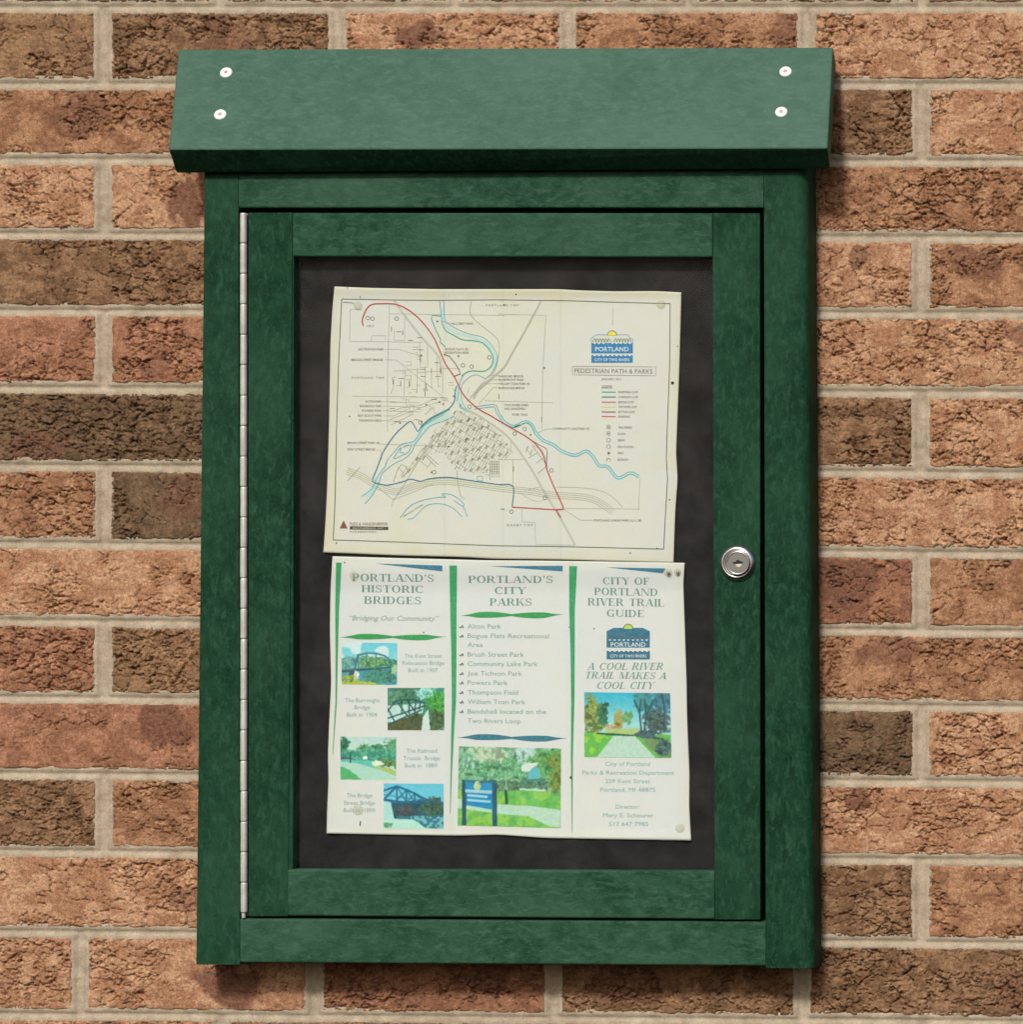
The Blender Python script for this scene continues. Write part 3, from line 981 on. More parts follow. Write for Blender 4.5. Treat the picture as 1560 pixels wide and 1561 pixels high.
class Print:
    """flat print: polygons given in photo pixels, laid 0.2 mm above the sheet"""
    def __init__(self, dfun, lift=0.00022):
        self.v = []; self.f = []; self.d = dfun; self.lift = lift; self.cuts = []

    def poly(self, pts):
        i = len(self.v)
        self.v += [tuple(p) for p in pts]
        self.f.append(tuple(range(i, i + len(pts))))

    def line(self, pts, w, dash=None):
        # resample so that the ribbon follows the waves of the paper
        pts = [np.array(p, float) for p in pts]
        out = [pts[0]]
        for a, b in zip(pts[:-1], pts[1:]):
            n = max(1, int(np.hypot(*(b - a)) / 9))
            for k in range(1, n + 1):
                out.append(a + (b - a) * k / n)
        if len(out) < 2: return
        L_, R_ = [], []
        for k, p in enumerate(out):
            a = out[max(0, k - 1)]; b = out[min(len(out) - 1, k + 1)]
            t = b - a; t = t / (np.hypot(*t) + 1e-9)
            nrm = np.array((-t[1], t[0])) * w / 2
            L_.append(p + nrm); R_.append(p - nrm)
        for k in range(len(out) - 1):
            if dash and (k % (dash[0] + dash[1])) >= dash[0]: continue
            self.poly([L_[k], L_[k + 1], R_[k + 1], R_[k]])

    def curve(self, pts, w, offs=(0,)):
        """smooth line through points (Catmull-Rom), optional parallel copies"""
        p = [np.array(q, float) for q in pts]
        p = [2 * p[0] - p[1]] + p + [2 * p[-1] - p[-2]]
        out = []
        for i in range(1, len(p) - 2):
            n = max(2, int(np.hypot(*(p[i + 1] - p[i])) / 3.5))
            for k in range(n):
                t = k / n
                out.append(0.5 * ((2 * p[i]) + (-p[i - 1] + p[i + 1]) * t + (2 * p[i - 1] - 5 * p[i] + 4 * p[i + 1] - p[i + 2]) * t * t
                                  + (-p[i - 1] + 3 * p[i] - 3 * p[i + 1] + p[i + 2]) * t ** 3))
        out.append(p[-2])
        for o in offs:
            q = []
            for k in range(len(out)):
                a = out[max(0, k - 1)]; b = out[min(len(out) - 1, k + 1)]
                t = b - a; t = t / (np.hypot(*t) + 1e-9)
                q.append(out[k] + np.array((-t[1], t[0])) * o)
            self.line(q, w)
        return out

    def split(self):
        self.cuts.append(len(self.f))

    def mesh2d(self, verts, faces):
        i = len(self.v)
        self.v += [tuple(v) for v in verts]
        self.f += [tuple(i + k for k in f) for f in faces]

    def build(self, name, mat, parent, label=None, stuff=False, pieces=False):
        a = np.array(self.v)
        if pieces:
            # faces that touch (share a polyline) belong to one piece
            groups = []
            key = {}
            for f in self.f:
                hit = {key[(round(self.v[i][0], 3), round(self.v[i][1], 3))] for i in f if (round(self.v[i][0], 3), round(self.v[i][1], 3)) in key}
                if hit:
                    g = min(hit)
                    for h_ in hit - {g}:
                        groups[g] += groups[h_]; groups[h_] = []
                        for k_, v_ in key.items():
                            if v_ == h_: key[k_] = g
                else:
                    g = len(groups); groups.append([])
                groups[g].append(f)
                for i in f: key[(round(self.v[i][0], 3), round(self.v[i][1], 3))] = g
            for g in groups:
                if not g: continue
                ids = sorted({i for f in g for i in f}); mp = {i: k for k, i in enumerate(ids)}
                q = a[ids]
                mesh_obj(name, Pn(q[:, 0], q[:, 1], self.d(q[:, 0], q[:, 1]) + self.lift), [tuple(mp[i] for i in f) for f in g], mat, parent)
            return None
        co = Pn(a[:, 0], a[:, 1], self.d(a[:, 0], a[:, 1]) + self.lift)
        o = mesh_obj(name, co, self.f, mat, parent)
        if label: o["label"] = label
        if stuff: o["kind"] = "stuff"
        return o


_glyph_cache = {}
_tmp_curve = bpy.data.curves.new("lettering_source", 'FONT')
_tmp_curve.fill_mode = 'FRONT'
_tmp_curve.resolution_u = 2
_tmp_obj = bpy.data.objects.new("lettering_source", _tmp_curve)
col.objects.link(_tmp_obj)


def glyphs(s):
    if s not in _glyph_cache:
        _tmp_curve.body = s
        _tmp_curve.size = 1
        bpy.context.view_layer.update()
        dg = bpy.context.evaluated_depsgraph_get()
        ev = _tmp_obj.evaluated_get(dg)
        me = ev.to_mesh()
        v = np.array([tuple(q.co)[:2] for q in me.vertices]) if len(me.vertices) else np.zeros((0, 2))
        f = [tuple(p.vertices) for p in me.polygons]
        ev.to_mesh_clear()
        _glyph_cache[s] = (v, f)
    return _glyph_cache[s]


def text(pr, s, x, y, w=None, cap=6.0, align='C', tilt=0.0, shear=0.0, spaced=False):
    """sans lettering; x,y = centre/left and mid cap height in photo pixels; w = width; tilt = dy per dx"""
    if spaced:
        s = ' '.join(s)
    v, f = glyphs(s)
    if len(v) == 0: return
    sc = cap / 0.73
    x0, x1 = v[:, 0].min(), v[:, 0].max()
    sx = (w / (x1 - x0)) if w else sc
    X = (v[:, 0] - x0) * sx
    tw = (x1 - x0) * sx
    X += x - (tw / 2 if align == 'C' else tw if align == 'R' else 0)
    Y = y + cap / 2 - v[:, 1] * sc
    X = X - (Y - y) * shear
    Y = Y + (X - x) * tilt
    pr.mesh2d(np.stack([X, Y], -1), [fc[::-1] for fc in f])


# --- engraved wide serif capitals, drawn stroke by stroke (unit cap height)
TK, TN = 0.21, 0.06


def serif_glyph(ch):
    polys = []
    def box(x0, y0, x1, y1): polys.append([(x0, y0), (x1, y0), (x1, y1), (x0, y1)])
    def stem(x, y0=0, y1=1, s0=True, s1=True, w=TK, sw=0.09):
        box(x, y0, x + w, y1)
        if s0: box(x - sw, y0, x + w + sw, y0 + TN)
        if s1: box(x - sw, y1 - TN, x + w + sw, y1)
    def diag(xa, ya, xb, yb, w): polys.append([(xa, ya), (xa + w, ya), (xb + w, yb), (xb, yb)])
    def arc(cx, cy, rx, ry, a0, a1, thick=TK, thin=TN, n=16):
        for k in range(n):
            q = []
            for a in (a0 + (a1 - a0) * k / n, a0 + (a1 - a0) * (k + 1) / n):
                t = math.radians(a)
                q.append(((cx + rx * math.cos(t), cy + ry * math.sin(t)), (cx + (rx - thick) * math.cos(t), cy + (ry - thin) * math.sin(t))))
            polys.append([q[0][0], q[1][0], q[1][1], q[0][1]])
    w = 1.0
    if ch == 'I': stem(0.1); w = 0.42
    elif ch == 'P': stem(0.1); box(0.3, 1 - TN, 0.55, 1); box(0.3, 0.45, 0.55, 0.45 + TN); arc(0.55, 0.725, 0.33, 0.275, -90, 90); w = 0.95
    elif ch == 'R': stem(0.1); box(0.3, 1 - TN, 0.55, 1); box(0.3, 0.47, 0.55, 0.47 + TN); arc(0.55, 0.735, 0.33, 0.265, -90, 90); diag(0.78, 0, 0.45, 0.5, 0.2); box(0.8, 0, 1.08, TN); w = 1.1
    elif ch == 'B': stem(0.1); box(0.3, 1 - TN, 0.55, 1); box(0.3, 0.5, 0.58, 0.5 + TN); box(0.3, 0, 0.58, TN); arc(0.55, 0.765, 0.31, 0.235, -90, 90); arc(0.58, 0.27, 0.35, 0.27, -90, 90); w = 1.02
    elif ch == 'D': stem(0.1); box(0.3, 1 - TN, 0.5, 1); box(0.3, 0, 0.5, TN); arc(0.5, 0.5, 0.52, 0.5, -90, 90); w = 1.12
    elif ch == 'O': arc(0.56, 0.5, 0.52, 0.52, 0, 360, n=28); w = 1.14
    elif ch in 'CG':
        arc(0.56, 0.5, 0.52, 0.52, 48, 312, n=24)
        box(0.86, 0.68, 0.92, 0.98)
        if ch == 'G': stem(0.78, 0.0, 0.45, s0=False, w=0.17, sw=0.08); w = 1.12
        else: box(0.88, 0.05, 0.92, 0.25); w = 1.04
    elif ch == 'S':
        arc(0.42, 0.75, 0.34, 0.26, 20, 180, 0.12); arc(0.42, 0.75, 0.34, 0.27, 180, 240, 0.14)
        diag(0.47, 0.40, 0.16, 0.60, 0.26)
        arc(0.44, 0.25, 0.36, 0.27, 0, 60, 0.14); arc(0.44, 0.25, 0.36, 0.26, 200, 360, 0.12)
        box(0.70, 0.68, 0.75, 1.0); box(0.06, 0.0, 0.11, 0.32); w = 0.88
    elif ch == 'T': stem(0.38, s1=False); box(0.02, 1 - TN, 0.95, 1); box(0.02, 0.72, 0.06, 1); box(0.91, 0.72, 0.95, 1); w = 0.98
    elif ch == 'L': stem(0.1); box(0.3, 0, 0.86, TN); box(0.82, 0, 0.86, 0.3); w = 0.92
    elif ch == 'E': stem(0.1); box(0.3, 0, 0.86, TN); box(0.82, 0, 0.86, 0.28); box(0.3, 1 - TN, 0.82, 1); box(0.78, 0.74, 0.82, 1); box(0.3, 0.5, 0.6, 0.5 + TN); box(0.58, 0.4, 0.62, 0.66); w = 0.95
    elif ch == 'F': stem(0.1); box(0.3, 1 - TN, 0.82, 1); box(0.78, 0.74, 0.82, 1); box(0.3, 0.5, 0.6, 0.5 + TN); box(0.58, 0.4, 0.62, 0.66); w = 0.9
    elif ch == 'H': stem(0.1); stem(0.8); box(0.3, 0.48, 0.82, 0.48 + TN); w = 1.12
    elif ch == 'K': stem(0.1); diag(0.32, 0.38, 0.82, 1, 0.07); diag(0.82, 0, 0.45, 0.55, 0.2); box(0.78, 0, 1.12, TN); box(0.72, 1 - TN, 1.0, 1); w = 1.12
    elif ch == 'A': diag(0.08, 0, 0.48, 1, 0.06); diag(0.80, 0, 0.46, 1, 0.22); box(0.24, 0.3, 0.82, 0.3 + TN); box(0, 0, 0.28, TN); box(0.7, 0, 1.12, TN); w = 1.1
    elif ch == 'V': diag(0.46, 0, 0.08, 1, 0.22); diag(0.52, 0, 0.92, 1, 0.06); box(-0.02, 1 - TN, 0.4, 1); box(0.78, 1 - TN, 1.08, 1); w = 1.08
    elif ch == 'N': stem(0.1, w=0.06); diag(0.86, 0, 0.1, 1, 0.22); stem(1.02, w=0.06, s0=False); w = 1.2
    elif ch == 'M': stem(0.1, w=0.06); diag(0.56, 0, 0.12, 1, 0.21); diag(0.62, 0, 1.04, 1, 0.06); stem(1.06, w=TK); w = 1.42
    elif ch == 'U': stem(0.1, 0.3, 1, s0=False); stem(0.92, 0.3, 1, s0=False, w=0.06); arc(0.54, 0.32, 0.44, 0.32, 180, 360, 0.14, 0.07); w = 1.12
    elif ch == 'Y': stem(0.42, 0, 0.48, s1=False); diag(0.44, 0.45, 0.06, 1, 0.22); diag(0.54, 0.45, 0.90, 1, 0.06); box(-0.02, 1 - TN, 0.38, 1); box(0.76, 1 - TN, 1.06, 1); w = 1.02
    elif ch == "'": polys.append([(0.08, 1), (0.26, 1), (0.17, 0.68), (0.12, 0.68)]); w = 0.32
    elif ch == ' ': w = 0.55
    return polys, w


def serif(pr, s, x0, x1, y0, y1, tilt=0.0, shear=0.0):
    polys = []; cur = 0
    for ch in s:
        g, w = serif_glyph(ch)
        for p in g:
            polys.append([(a + cur, b) for a, b in p])
        cur += w + 0.06
    cur -= 0.06
    sx = (x1 - x0) / cur; cap = y1 - y0
    for p in polys:
        q = []
        for a, b in p:
            X = x0 + a * sx + (b - 0.5) * cap * shear
            Y = y1 - b * cap + (x0 + a * sx - (x0 + x1) / 2) * tilt
            q.append((X, Y))
        ar = sum(q[i][0] * q[(i + 1) % len(q)][1] - q[(i + 1) % len(q)][0] * q[i][1] for i in range(len(q)))
        pr.poly(q if ar < 0 else q[::-1])


# ------------------------------------------------------------------ print on the map
GREY, DK = ink(152, 155, 142), ink(95, 98, 88)
a = Print(d_map)
a.line([(521, 456), (600, 457.5), (660, 458), (760, 457.3), (860, 458.5), (940, 461), (1022, 463)], 1.3)
a.line([(1022, 463), (1021, 560), (1018, 640), (1016, 700), (1018, 730), (1015, 780), (1012, 837)], 1.3)
a.line([(508, 823), (600, 826), (680, 829), (760, 832), (850, 833), (1012, 837)], 1.3)
a.line([(521, 456), (516, 560), (513, 660), (511, 760), (508, 823)], 1.3)
a.build("border_line", ink(92, 96, 76), map_t, pieces=True)

red = Print(d_map, 0.00040)
o1 = red.curve([(554, 497), (552.5, 486.5), (563.6, 466), (587, 463), (605, 464.5), (619, 470.4), (633.6, 481), (648, 496), (662, 516), (671, 536), (680, 556), (693, 575),
                (705, 599), (716, 612), (730.5, 624), (748.5, 634), (760, 641), (780.5, 653), (804.6, 667), (819.5, 680), (828.8, 695), (834, 715.5), (842, 736), (853, 760), (859.5, 775)], 1.9)
red.line([(860, 776), (848, 777), (781, 773)], 1.8)
red.line([(848, 777), (855, 789)], 2.0)
red.build("printed_red_path", ink(176, 62, 64), map_t, pieces=True)

bl = Print(d_map, 0.00034)
bl.curve([(781, 773), (782, 741.5), (759, 738.6), (741, 736), (714, 732), (687.5, 728), (669.5, 728), (651.5, 730.5), (641, 733.7), (626.4, 730.5), (615.6, 734), (601, 737.7), (590.5, 739.5), (578, 737.7), (568, 733),
          (574, 716), (580, 700), (585, 687.4), (601, 664), (615.6, 649.7), (627, 642.6), (637, 657.8), (642.6, 649.7), (656, 638), (673, 629), (685.6, 622), (693, 611), (693.7, 598.7), (696.4, 588)], 1.6)
bl.build("printed_blue_path", ink(48, 110, 140), map_t, pieces=True)
gr = Print(d_map, 0.00030)
gr.line([(673, 482), (659, 481), (657.8, 486), (664, 502), (672, 518), (671, 521.5), (679, 529)], 1.6)
gr.curve([(675, 496), (680, 504.5), (692.8, 511.7), (705, 518), (723, 519.8), (736, 523), (746.7, 534), (752, 546.7), (748.5, 559), (737.7, 566), (719.8, 565.5), (709, 569), (703.6, 573.6)], 1.7)
gr.curve([(642, 652), (655, 641), (673, 631), (686, 624)], 1.5)
gr.curve([(771, 647), (784, 652), (793.5, 648), (802.8, 644.5), (810, 649), (815, 660)], 1.8)
gr.build("printed_green_path", ink(64, 160, 138), map_t, pieces=True)
dg_ = Print(d_map, 0.00036)
dg_.line([(676, 540), (685, 543), (694, 554), (700, 564), (702, 570), (692, 574)], 1.4)
dg_.line([(812, 672), (822, 678), (833, 684), (834.5, 690), (833, 712)], 1.0)
dg_.line([(784, 651), (793, 648)], 2.2)
dg_.build("printed_dark_path", ink(62, 84, 72), map_t, pieces=True)

rv = Print(d_map, 0.00026)
rv.curve([(670, 458), (673, 482), (675, 496.4), (680, 504.5), (692.8, 511.7), (705, 518), (723, 519.8), (736, 523), (746.7, 534), (752, 546.7), (748.5, 559), (737.7, 566), (719.8, 565.5), (709, 569), (701, 584), (699, 600), (697, 612)], 1.1)
rv.curve([(676.7, 458.7), (678.5, 487.4), (687.5, 496.4), (705, 505.4), (721.6, 510.8), (737.7, 515), (752, 529.6), (758.4, 545), (755.7, 557.4), (750, 568), (741, 577), (728.7, 571.8), (718, 573.6), (705, 586), (703, 600), (706, 616), (712, 624)], 1.0)
rv.curve([(700, 614), (704, 622), (712, 627)], 1.0)
rv.curve([(723, 622), (745, 619), (755.7, 619.5), (759, 629), (771, 645), (784, 650), (793.5, 646), (802.8, 643), (812, 649), (817, 659.7), (828, 671), (843.7, 678), (856.7, 687.6), (877, 694), (893.8, 687.6), (905, 697), (914, 710),
          (927, 711.8), (942, 728.5), (960.8, 721), (974.7, 726.7)], 1.2, (-1.7, 1.9))
rv.curve([(676.7, 632), (657, 642.6), (646, 649.7), (639, 662), (630, 673), (612, 677.6), (601, 689), (590.5, 702), (587, 711), (578, 723), (573.5, 730.5), (567, 745), (551, 757)], 1.1)
rv.curve([(693, 634), (678.5, 641), (657, 649), (646, 660.5), (632, 678.5), (628, 689), (615.6, 700), (601, 707), (583, 721.5), (578, 736), (567, 755.6), (556.4, 768)], 1.1)
rv.curve([(614, 682), (626.4, 678.5), (622.8, 689), (612, 694.6), (605, 698), (600, 699), (608.5, 685.6), (612, 682), (610, 690), (616, 690)], 1.2)
rv.curve([(610, 789.8), (622.8, 773.6), (640.8, 763.7), (669.5, 758), (680, 758), (673, 753), (687.5, 753.9), (700, 761), (707, 768), (706, 772), (692, 763)], 1.1)
rv.curve([(706, 771), (712.6, 788)], 1.1)
rv.curve([(705, 788), (691, 775), (673, 768), (651.5, 770), (639, 780.8), (630, 789.8), (621, 791.5)], 1.0)
rv.line([(741, 724), (747, 724), (747, 732)], 1.0)
rv.line([(728, 726), (736, 726), (736, 733), (728, 733), (728, 726)], 1.0)
rv.build("printed_river", ink(72, 158, 180), map_t, pieces=True)
fl = Print(d_map, 0.00016)
fl.curve([(760, 633), (771, 645), (784, 650), (793.5, 646), (802.8, 643), (812, 649), (817, 659.7), (828, 671), (843.7, 678), (856.7, 687.6), (877, 694), (893.8, 687.6), (905, 697), (914, 710), (927, 711.8), (942, 728.5), (960.8, 721), (974.7, 726.7)], 3.4)
fl.curve([(684, 632), (657, 645.6), (643, 656), (636, 670), (629, 678)], 6)
fl.curve([(698, 588), (697, 605), (704, 622), (716, 627)], 5)
fl.curve([(576, 727), (570, 742), (560, 757)], 7)
fl.curve([(674, 470), (677, 493), (690, 505), (722, 515), (742, 524), (755, 545), (752, 562)], 4)
fl.build("printed_water_tint", ink(172, 204, 200), map_t, pieces=True)

rd = Print(d_map, 0.0002)
g1 = [(528.6, 718), (549, 725), (567, 736), (590.5, 746.7), (608.5, 749), (630, 741), (660.5, 735), (687.5, 734), (723, 738.7), (768, 745), (806.5, 749), (840, 754.5), (890, 758), (914, 765.7), (934.7, 780.6)]
rd.curve(g1, 0.7, (-4.6, -1.6, 1.6, 4.6))
rd.curve([(849, 742.5), (890, 744), (918, 749), (936.6, 760), (949.6, 774)], 0.8)
rd.line([(549, 712), (530, 733)], 1.2)
rd.line([(600, 762), (608.5, 751), (640, 700), (668, 660)], 1.0)
rd.line([(575, 742), (600, 762), (660, 738)], 0.7)
rd.line([(597, 772), (600, 762)], 0.8)
rd.line([(698, 735), (697, 718)], 1.2); rd.line([(698, 735), (702, 755), (708, 761)], 1.2)
rd.curve([(601, 458.7), (619, 483.8), (642.6, 514), (669.5, 545), (672, 570)], 0.8, (-1, 1))
rd.curve([(718, 459.6), (718.9, 482), (750, 509), (761, 523), (759, 548.5), (754, 566.4), (748, 574)], 1.1)
rd.curve([(824.7, 459.7), (802.8, 500.6), (778.6, 543), (769, 560), (752, 575), (733, 590), (722, 608)], 0.9, (-0.9, 0.9))
rd.curve([(700, 620), (730, 634), (760, 654), (780.5, 672.8), (808, 711.8), (830.6, 750.8), (856.7, 793.6), (877, 830.8)], 0.8, (-0.9, 0.9))
rd.line([(859, 776), (885, 793), (904, 793)], 0.8)
for q in ([(760, 479), (832.5, 481), (827.8, 560), (826, 655)], [(739, 611), (843.7, 614)], [(594, 478.5), (770, 481)], [(594, 464), (591, 560), (591, 658)],
          [(533, 520.6), (644, 522)], [(534, 472), (552, 472)], [(534, 472), (533, 520)], [(566, 520), (567, 512), (588, 512), (588, 519)], [(601, 503), (601, 519), (617, 519), (617, 490), (619, 484)],
          [(536.7, 604), (633.6, 605)], [(975.7, 728.5), (973.8, 777)], [(862, 775), (975.7, 776)], [(782, 702), (782, 741)], [(760, 700.6), (797, 700.6)],
          [(796, 777), (796, 795.5), (815.8, 796.4), (816.7, 830), (877, 831)], [(586, 533), (608, 533), (640, 542)], [(587, 548.5), (604, 549), (690, 616)],
          [(584, 612), (605, 613), (640, 614)], [(584, 619), (640, 621)], [(584, 626), (640, 628)], [(584, 634), (600, 634), (622, 624)], [(582, 641), (620, 643)],
          [(580, 677), (690, 681)], [(574, 686), (580, 686), (582, 700)], [(842, 654), (834, 654), (820, 660)], [(672, 489), (687, 493)], [(761, 573), (745, 573), (722, 600)],
          [(761, 579), (750, 579), (716, 606)], [(761, 585), (742, 585), (712, 612)], [(761, 591), (752, 591), (730, 616)], [(934.5, 469), (935, 483)], [(934.5, 485), (934, 496)],
          [(800, 748), (824, 742)], [(792, 751), (812, 763), (824, 765), (834, 760)], [(810, 693), (802, 683), (806, 679)], [(833, 700), (826, 686), (810, 678)],
          [(770, 700), (779, 690), (779, 672)], [(716, 590), (712, 602)]):
    rd.line(q, 0.7)
# residential streets north-west of the junction
for q in ([(598, 575), (600, 590), (596, 600)], [(617, 573), (616, 603)], [(617, 573), (627, 572), (626, 588), (620, 592)], [(636, 562), (636, 600)], [(648, 558), (648, 598)],
          [(658, 562), (658, 592)], [(666, 545), (668, 590)], [(675, 558), (675, 600)], [(636, 568), (672, 566)], [(600, 566), (640, 563)], [(640, 522), (641, 560), (652, 560), (652, 524)],
          [(619, 605), (619, 616), (624, 622), (626, 630)], [(594, 628), (612, 622), (640, 618), (668, 606)], [(594, 640), (640, 622), (672, 612)], [(596, 648), (628, 632)],
          [(648, 632), (662, 620)], [(660, 622), (664, 631)], [(630, 605), (684, 607)], [(676, 562), (700, 562)]):
    rd.line(q, 0.8)
rd.build("printed_roads", GREY, map_t, stuff=True)


def inside(p, poly):
    x, y = p; c = False
    for i in range(len(poly)):
        x1, y1 = poly[i]; x2, y2 = poly[i - 1]
        if (y1 > y) != (y2 > y) and x < (x2 - x1) * (y - y1) / (y2 - y1) + x1: c = not c
    return c


st = Print(d_map, 0.0002); st2 = Print(d_map, 0.00024)
town = [(694, 624), (716, 630), (743, 642), (764, 664), (784, 690), (770, 702), (748, 700), (744, 722), (722, 722), (701, 718), (687, 707), (676, 690), (650, 694), (630, 712), (612, 738), (604, 730), (640, 690), (650, 668), (662, 655), (682, 639)]
d1 = np.array((-0.56, 0.83)); d2 = np.array((0.86, 0.51))
org = np.array((694.0, 624.0))
for k in range(-12, 27):
    for u in np.arange(-70, 130, 2.0):
        A = org + d2 * k * 3.9 + d1 * u; B = A + d1 * 2.0
        if inside(A, town) and inside(B, town):
            blk = int(u // 15 + k * 1.7)
            if (blk * 7919) % 7 != 0: st.poly([A + d2 * 0.27, B + d2 * 0.27, B - d2 * 0.27, A - d2 * 0.27][::-1])
            if (k % 2 == 0) and (int(u // 7) * 31 + k * 17) % 3 == 0: st2.poly([A + d2 * 0.6 + d2 * 2, B + d2 * 0.6 + d2 * 2, B - d2 * 0.6 + d2 * 2, A - d2 * 0.6 + d2 * 2][::-1])
for k in range(-6, 16):
    for u in np.arange(-70, 130, 2.0):
        A = org + d1 * k * 11.5 + d2 * u; B = A + d2 * 2.0
        if inside(A, town) and inside(B, town):
            st.poly([A + d1 * 0.22, B + d1 * 0.22, B - d1 * 0.22, A - d1 * 0.22])
for yy in np.arange(703, 722, 2.6):
    st2.line([(747, yy), (761, yy)], 0.5)
for xx in (747, 750.5, 754, 757.5, 761):
    st2.line([(xx, 703), (xx, 728)], 0.5)
for q in ([(600, 735), (606, 716), (612, 708), (620, 712), (622, 720), (612, 728)], [(607, 712), (616, 722)], [(640, 702), (652, 712), (658, 704)], [(648, 694), (665, 712)], [(650, 692), (668, 708)], [(806, 680), (802, 689)],
          [(812, 685), (808, 694)], [(820, 690), (806, 698)], [(828, 698), (818, 706)], [(832, 712), (820, 722)], [(812, 680), (836, 712)], [(716, 650), (724, 645), (731, 650), (724, 664)]):
    st.line(q, 0.9)
for (x0, y0) in ((650, 588), (658, 565), (600, 582), (611, 585), (597, 502), (614, 507), (672, 565), (641, 548), (624, 585), (648, 600), (783, 715), (826, 640), (761, 605)):
    st2.line([(x0, y0 - 4), (x0, y0 + 4)], 1.0)
for (x0, y0) in ((612, 577), (642, 533.5), (645, 563), (666, 553), (626, 519), (608, 506), (630, 605), (600, 613), (662, 609), (640, 515), (645, 574), (668, 574), (598, 623), (605, 643), (635, 640)):
    st2.line([(x0 - 4, y0), (x0 + 4, y0)], 0.9)
for (x0, y0) in ((667, 490), (642, 542), (699, 543), (650, 617), (670, 613), (676, 616), (702, 618), (684, 681), (658, 720), (692, 604), (610, 643 + 2), (643, 643), (809, 663), (656, 640), (769, 463 + 2)):
    st2.poly([(x0 - 1.3, y0 - 1.3), (x0 - 1.3, y0 + 1.3), (x0 + 1.3, y0 + 1.3), (x0 + 1.3, y0 - 1.3)])
rr_ = random.Random(4)
for _ in range(46):
    bx_, by_ = rr_.uniform(596, 690), rr_.uniform(520, 632)
    if inside((bx_, by_), [(594, 560), (640, 520), (660, 540), (690, 590), (690, 612), (640, 634), (596, 634)]):
        w_, h_ = rr_.uniform(2.5, 8), rr_.uniform(2, 7)
        st.line([(bx_, by_), (bx_ + w_, by_ + 0.3), (bx_ + w_, by_ + h_), (bx_, by_ + h_)][:rr_.choice((2, 3, 4))], 0.6)
for _ in range(60):
    k_, u_2 = rr_.uniform(-10, 24), rr_.uniform(-60, 120)
    A = org + d2 * k_ * 3.9 + d1 * u_2
    if inside(A, town):
        st.line([A, A + d2 * rr_.uniform(2, 9)], 0.6)
        st2.line([A, A + d1 * rr_.uniform(2, 6)], 0.8)
st.build("printed_streets", ink(132, 136, 120), map_t, stuff=True)
st2.build("printed_street_marks", ink(98, 102, 86), map_t, stuff=True)

hl = Print(d_map, 0.00014)
hl.curve([(528, 719), (549, 727), (567, 737)], 3)
hl.curve([(640, 738), (687, 735), (740, 742), (770, 746)], 3)
hl.curve([(706, 600), (702, 612), (704, 620), (716, 623)], 4)
hl.build("printed_yellow_tint", ink(202, 205, 172), map_t, pieces=True)


def circ(pr, cx, cy, r, w=0.7, n=14):
    pr.line([(cx + r * math.cos(i * math.tau / n), cy + r * math.sin(i * math.tau / n)) for i in range(n + 1)], w)


tx = Print(d_map, 0.00028)
L_TXT = [("JOE TICHVON PARK", 546, 532.5, 39, 'L'), ("BRIDGE STREET BRIDGE", 536, 548.5, 48, 'L'),
         ("ALTON PARK", 582, 612, 25, 'R'), ("BOHARDICK PARK", 582, 619, 33, 'R'), ("POWERS PARK", 582, 626, 30, 'R'), ("BOY SCOUT PARK", 582, 633.5, 36, 'R'), ("THOMPSON FIELD", 582, 641, 35, 'R'),
         ("BRUSH STREET PARK (R)", 530, 675, 49, 'L'), ("KENT STREET BRIDGE", 530, 685, 42, 'L'),
         ("RAILROAD BRIDGE", 761, 573.5, 37, 'L'), ("RIVERFRONT PARK", 761, 579, 38, 'L'), ("WILLIAM TOAN PARK (R)", 761, 585, 47, 'L'), ("BURROUGHS BRIDGE", 761, 591.5, 39, 'L'),
         ("TWO RIVERS PARK", 769, 617.5, 37, 'L'), ("AND BANDSHELL", 769, 623, 33, 'L'), ("RIVER TRAIL", 781, 632, 24, 'L'), ("COMMUNITY LAKE PARK (R)", 843, 653.5, 56, 'L'),
         ("HILLCREST PARK", 688, 493.5, 34, 'L'), ("BOGUE FLATS (R)", 679, 532.3, 35, 'L'), ("RECREATION AREA", 678, 537.7, 37, 'L'), ("PORTLAND LINEAR PARK (LL11,28)", 906, 793.2, 72, 'L'),
         ("RIVERTRAIL LOOP", 943, 597.7, 30, 'L'), ("COMMUNITY LOOP", 943, 605.3, 30, 'L'), ("BRIDGE LOOP", 943, 613, 24, 'L'), ("TWO RIVERS LOOP", 943, 620.3, 28, 'L'), ("BOTTLES LOOP", 943, 628, 25, 'L'), ("BOARDWALK", 943, 635, 18, 'L'),
         ("TRAIL MARKER", 943, 651.7, 21, 'L'), ("SCHOOL", 942, 661.5, 12, 'L'), ("LIBRARY", 942, 671, 11, 'L'), ("FIRE STATION", 942, 681.3, 24, 'L'), ("PARKS", 942, 690.7, 9, 'L'), ("RESTROOM", 942, 700.8, 16, 'L'),
         ("US 5", 560, 497, 10, 'L'), ("I-96", 766, 776, 6, 'C'), ("CUTLER", 640, 520, 0, 'C')]
for s, x, y, w, al in L_TXT:
    if w: text(tx, s, x, y, w, 3.6, al)
text(tx, "PORTLAND TWP", 561, 576, 49, 3.4, 'C', spaced=True)
text(tx, "PORTLAND TWP", 766, 465.5, 50, 3.4, 'C', spaced=True)
text(tx, "DANBY TWP", 793, 800.5, 39, 3.6, 'C', spaced=True)
text(tx, "GRAND RIVER", 630, 778, 30, 2.6, 'C', tilt=-0.62)
text(tx, "JANUARY, 2011", 932, 578, 30, 3.6)
text(tx, "LEGEND", 925.5, 589, 16, 3.6)
tx.line([(917, 591.6), (934, 591.6)], 0.6)
tx.line([(523, 461), (538, 462), (540, 464)], 1.0)
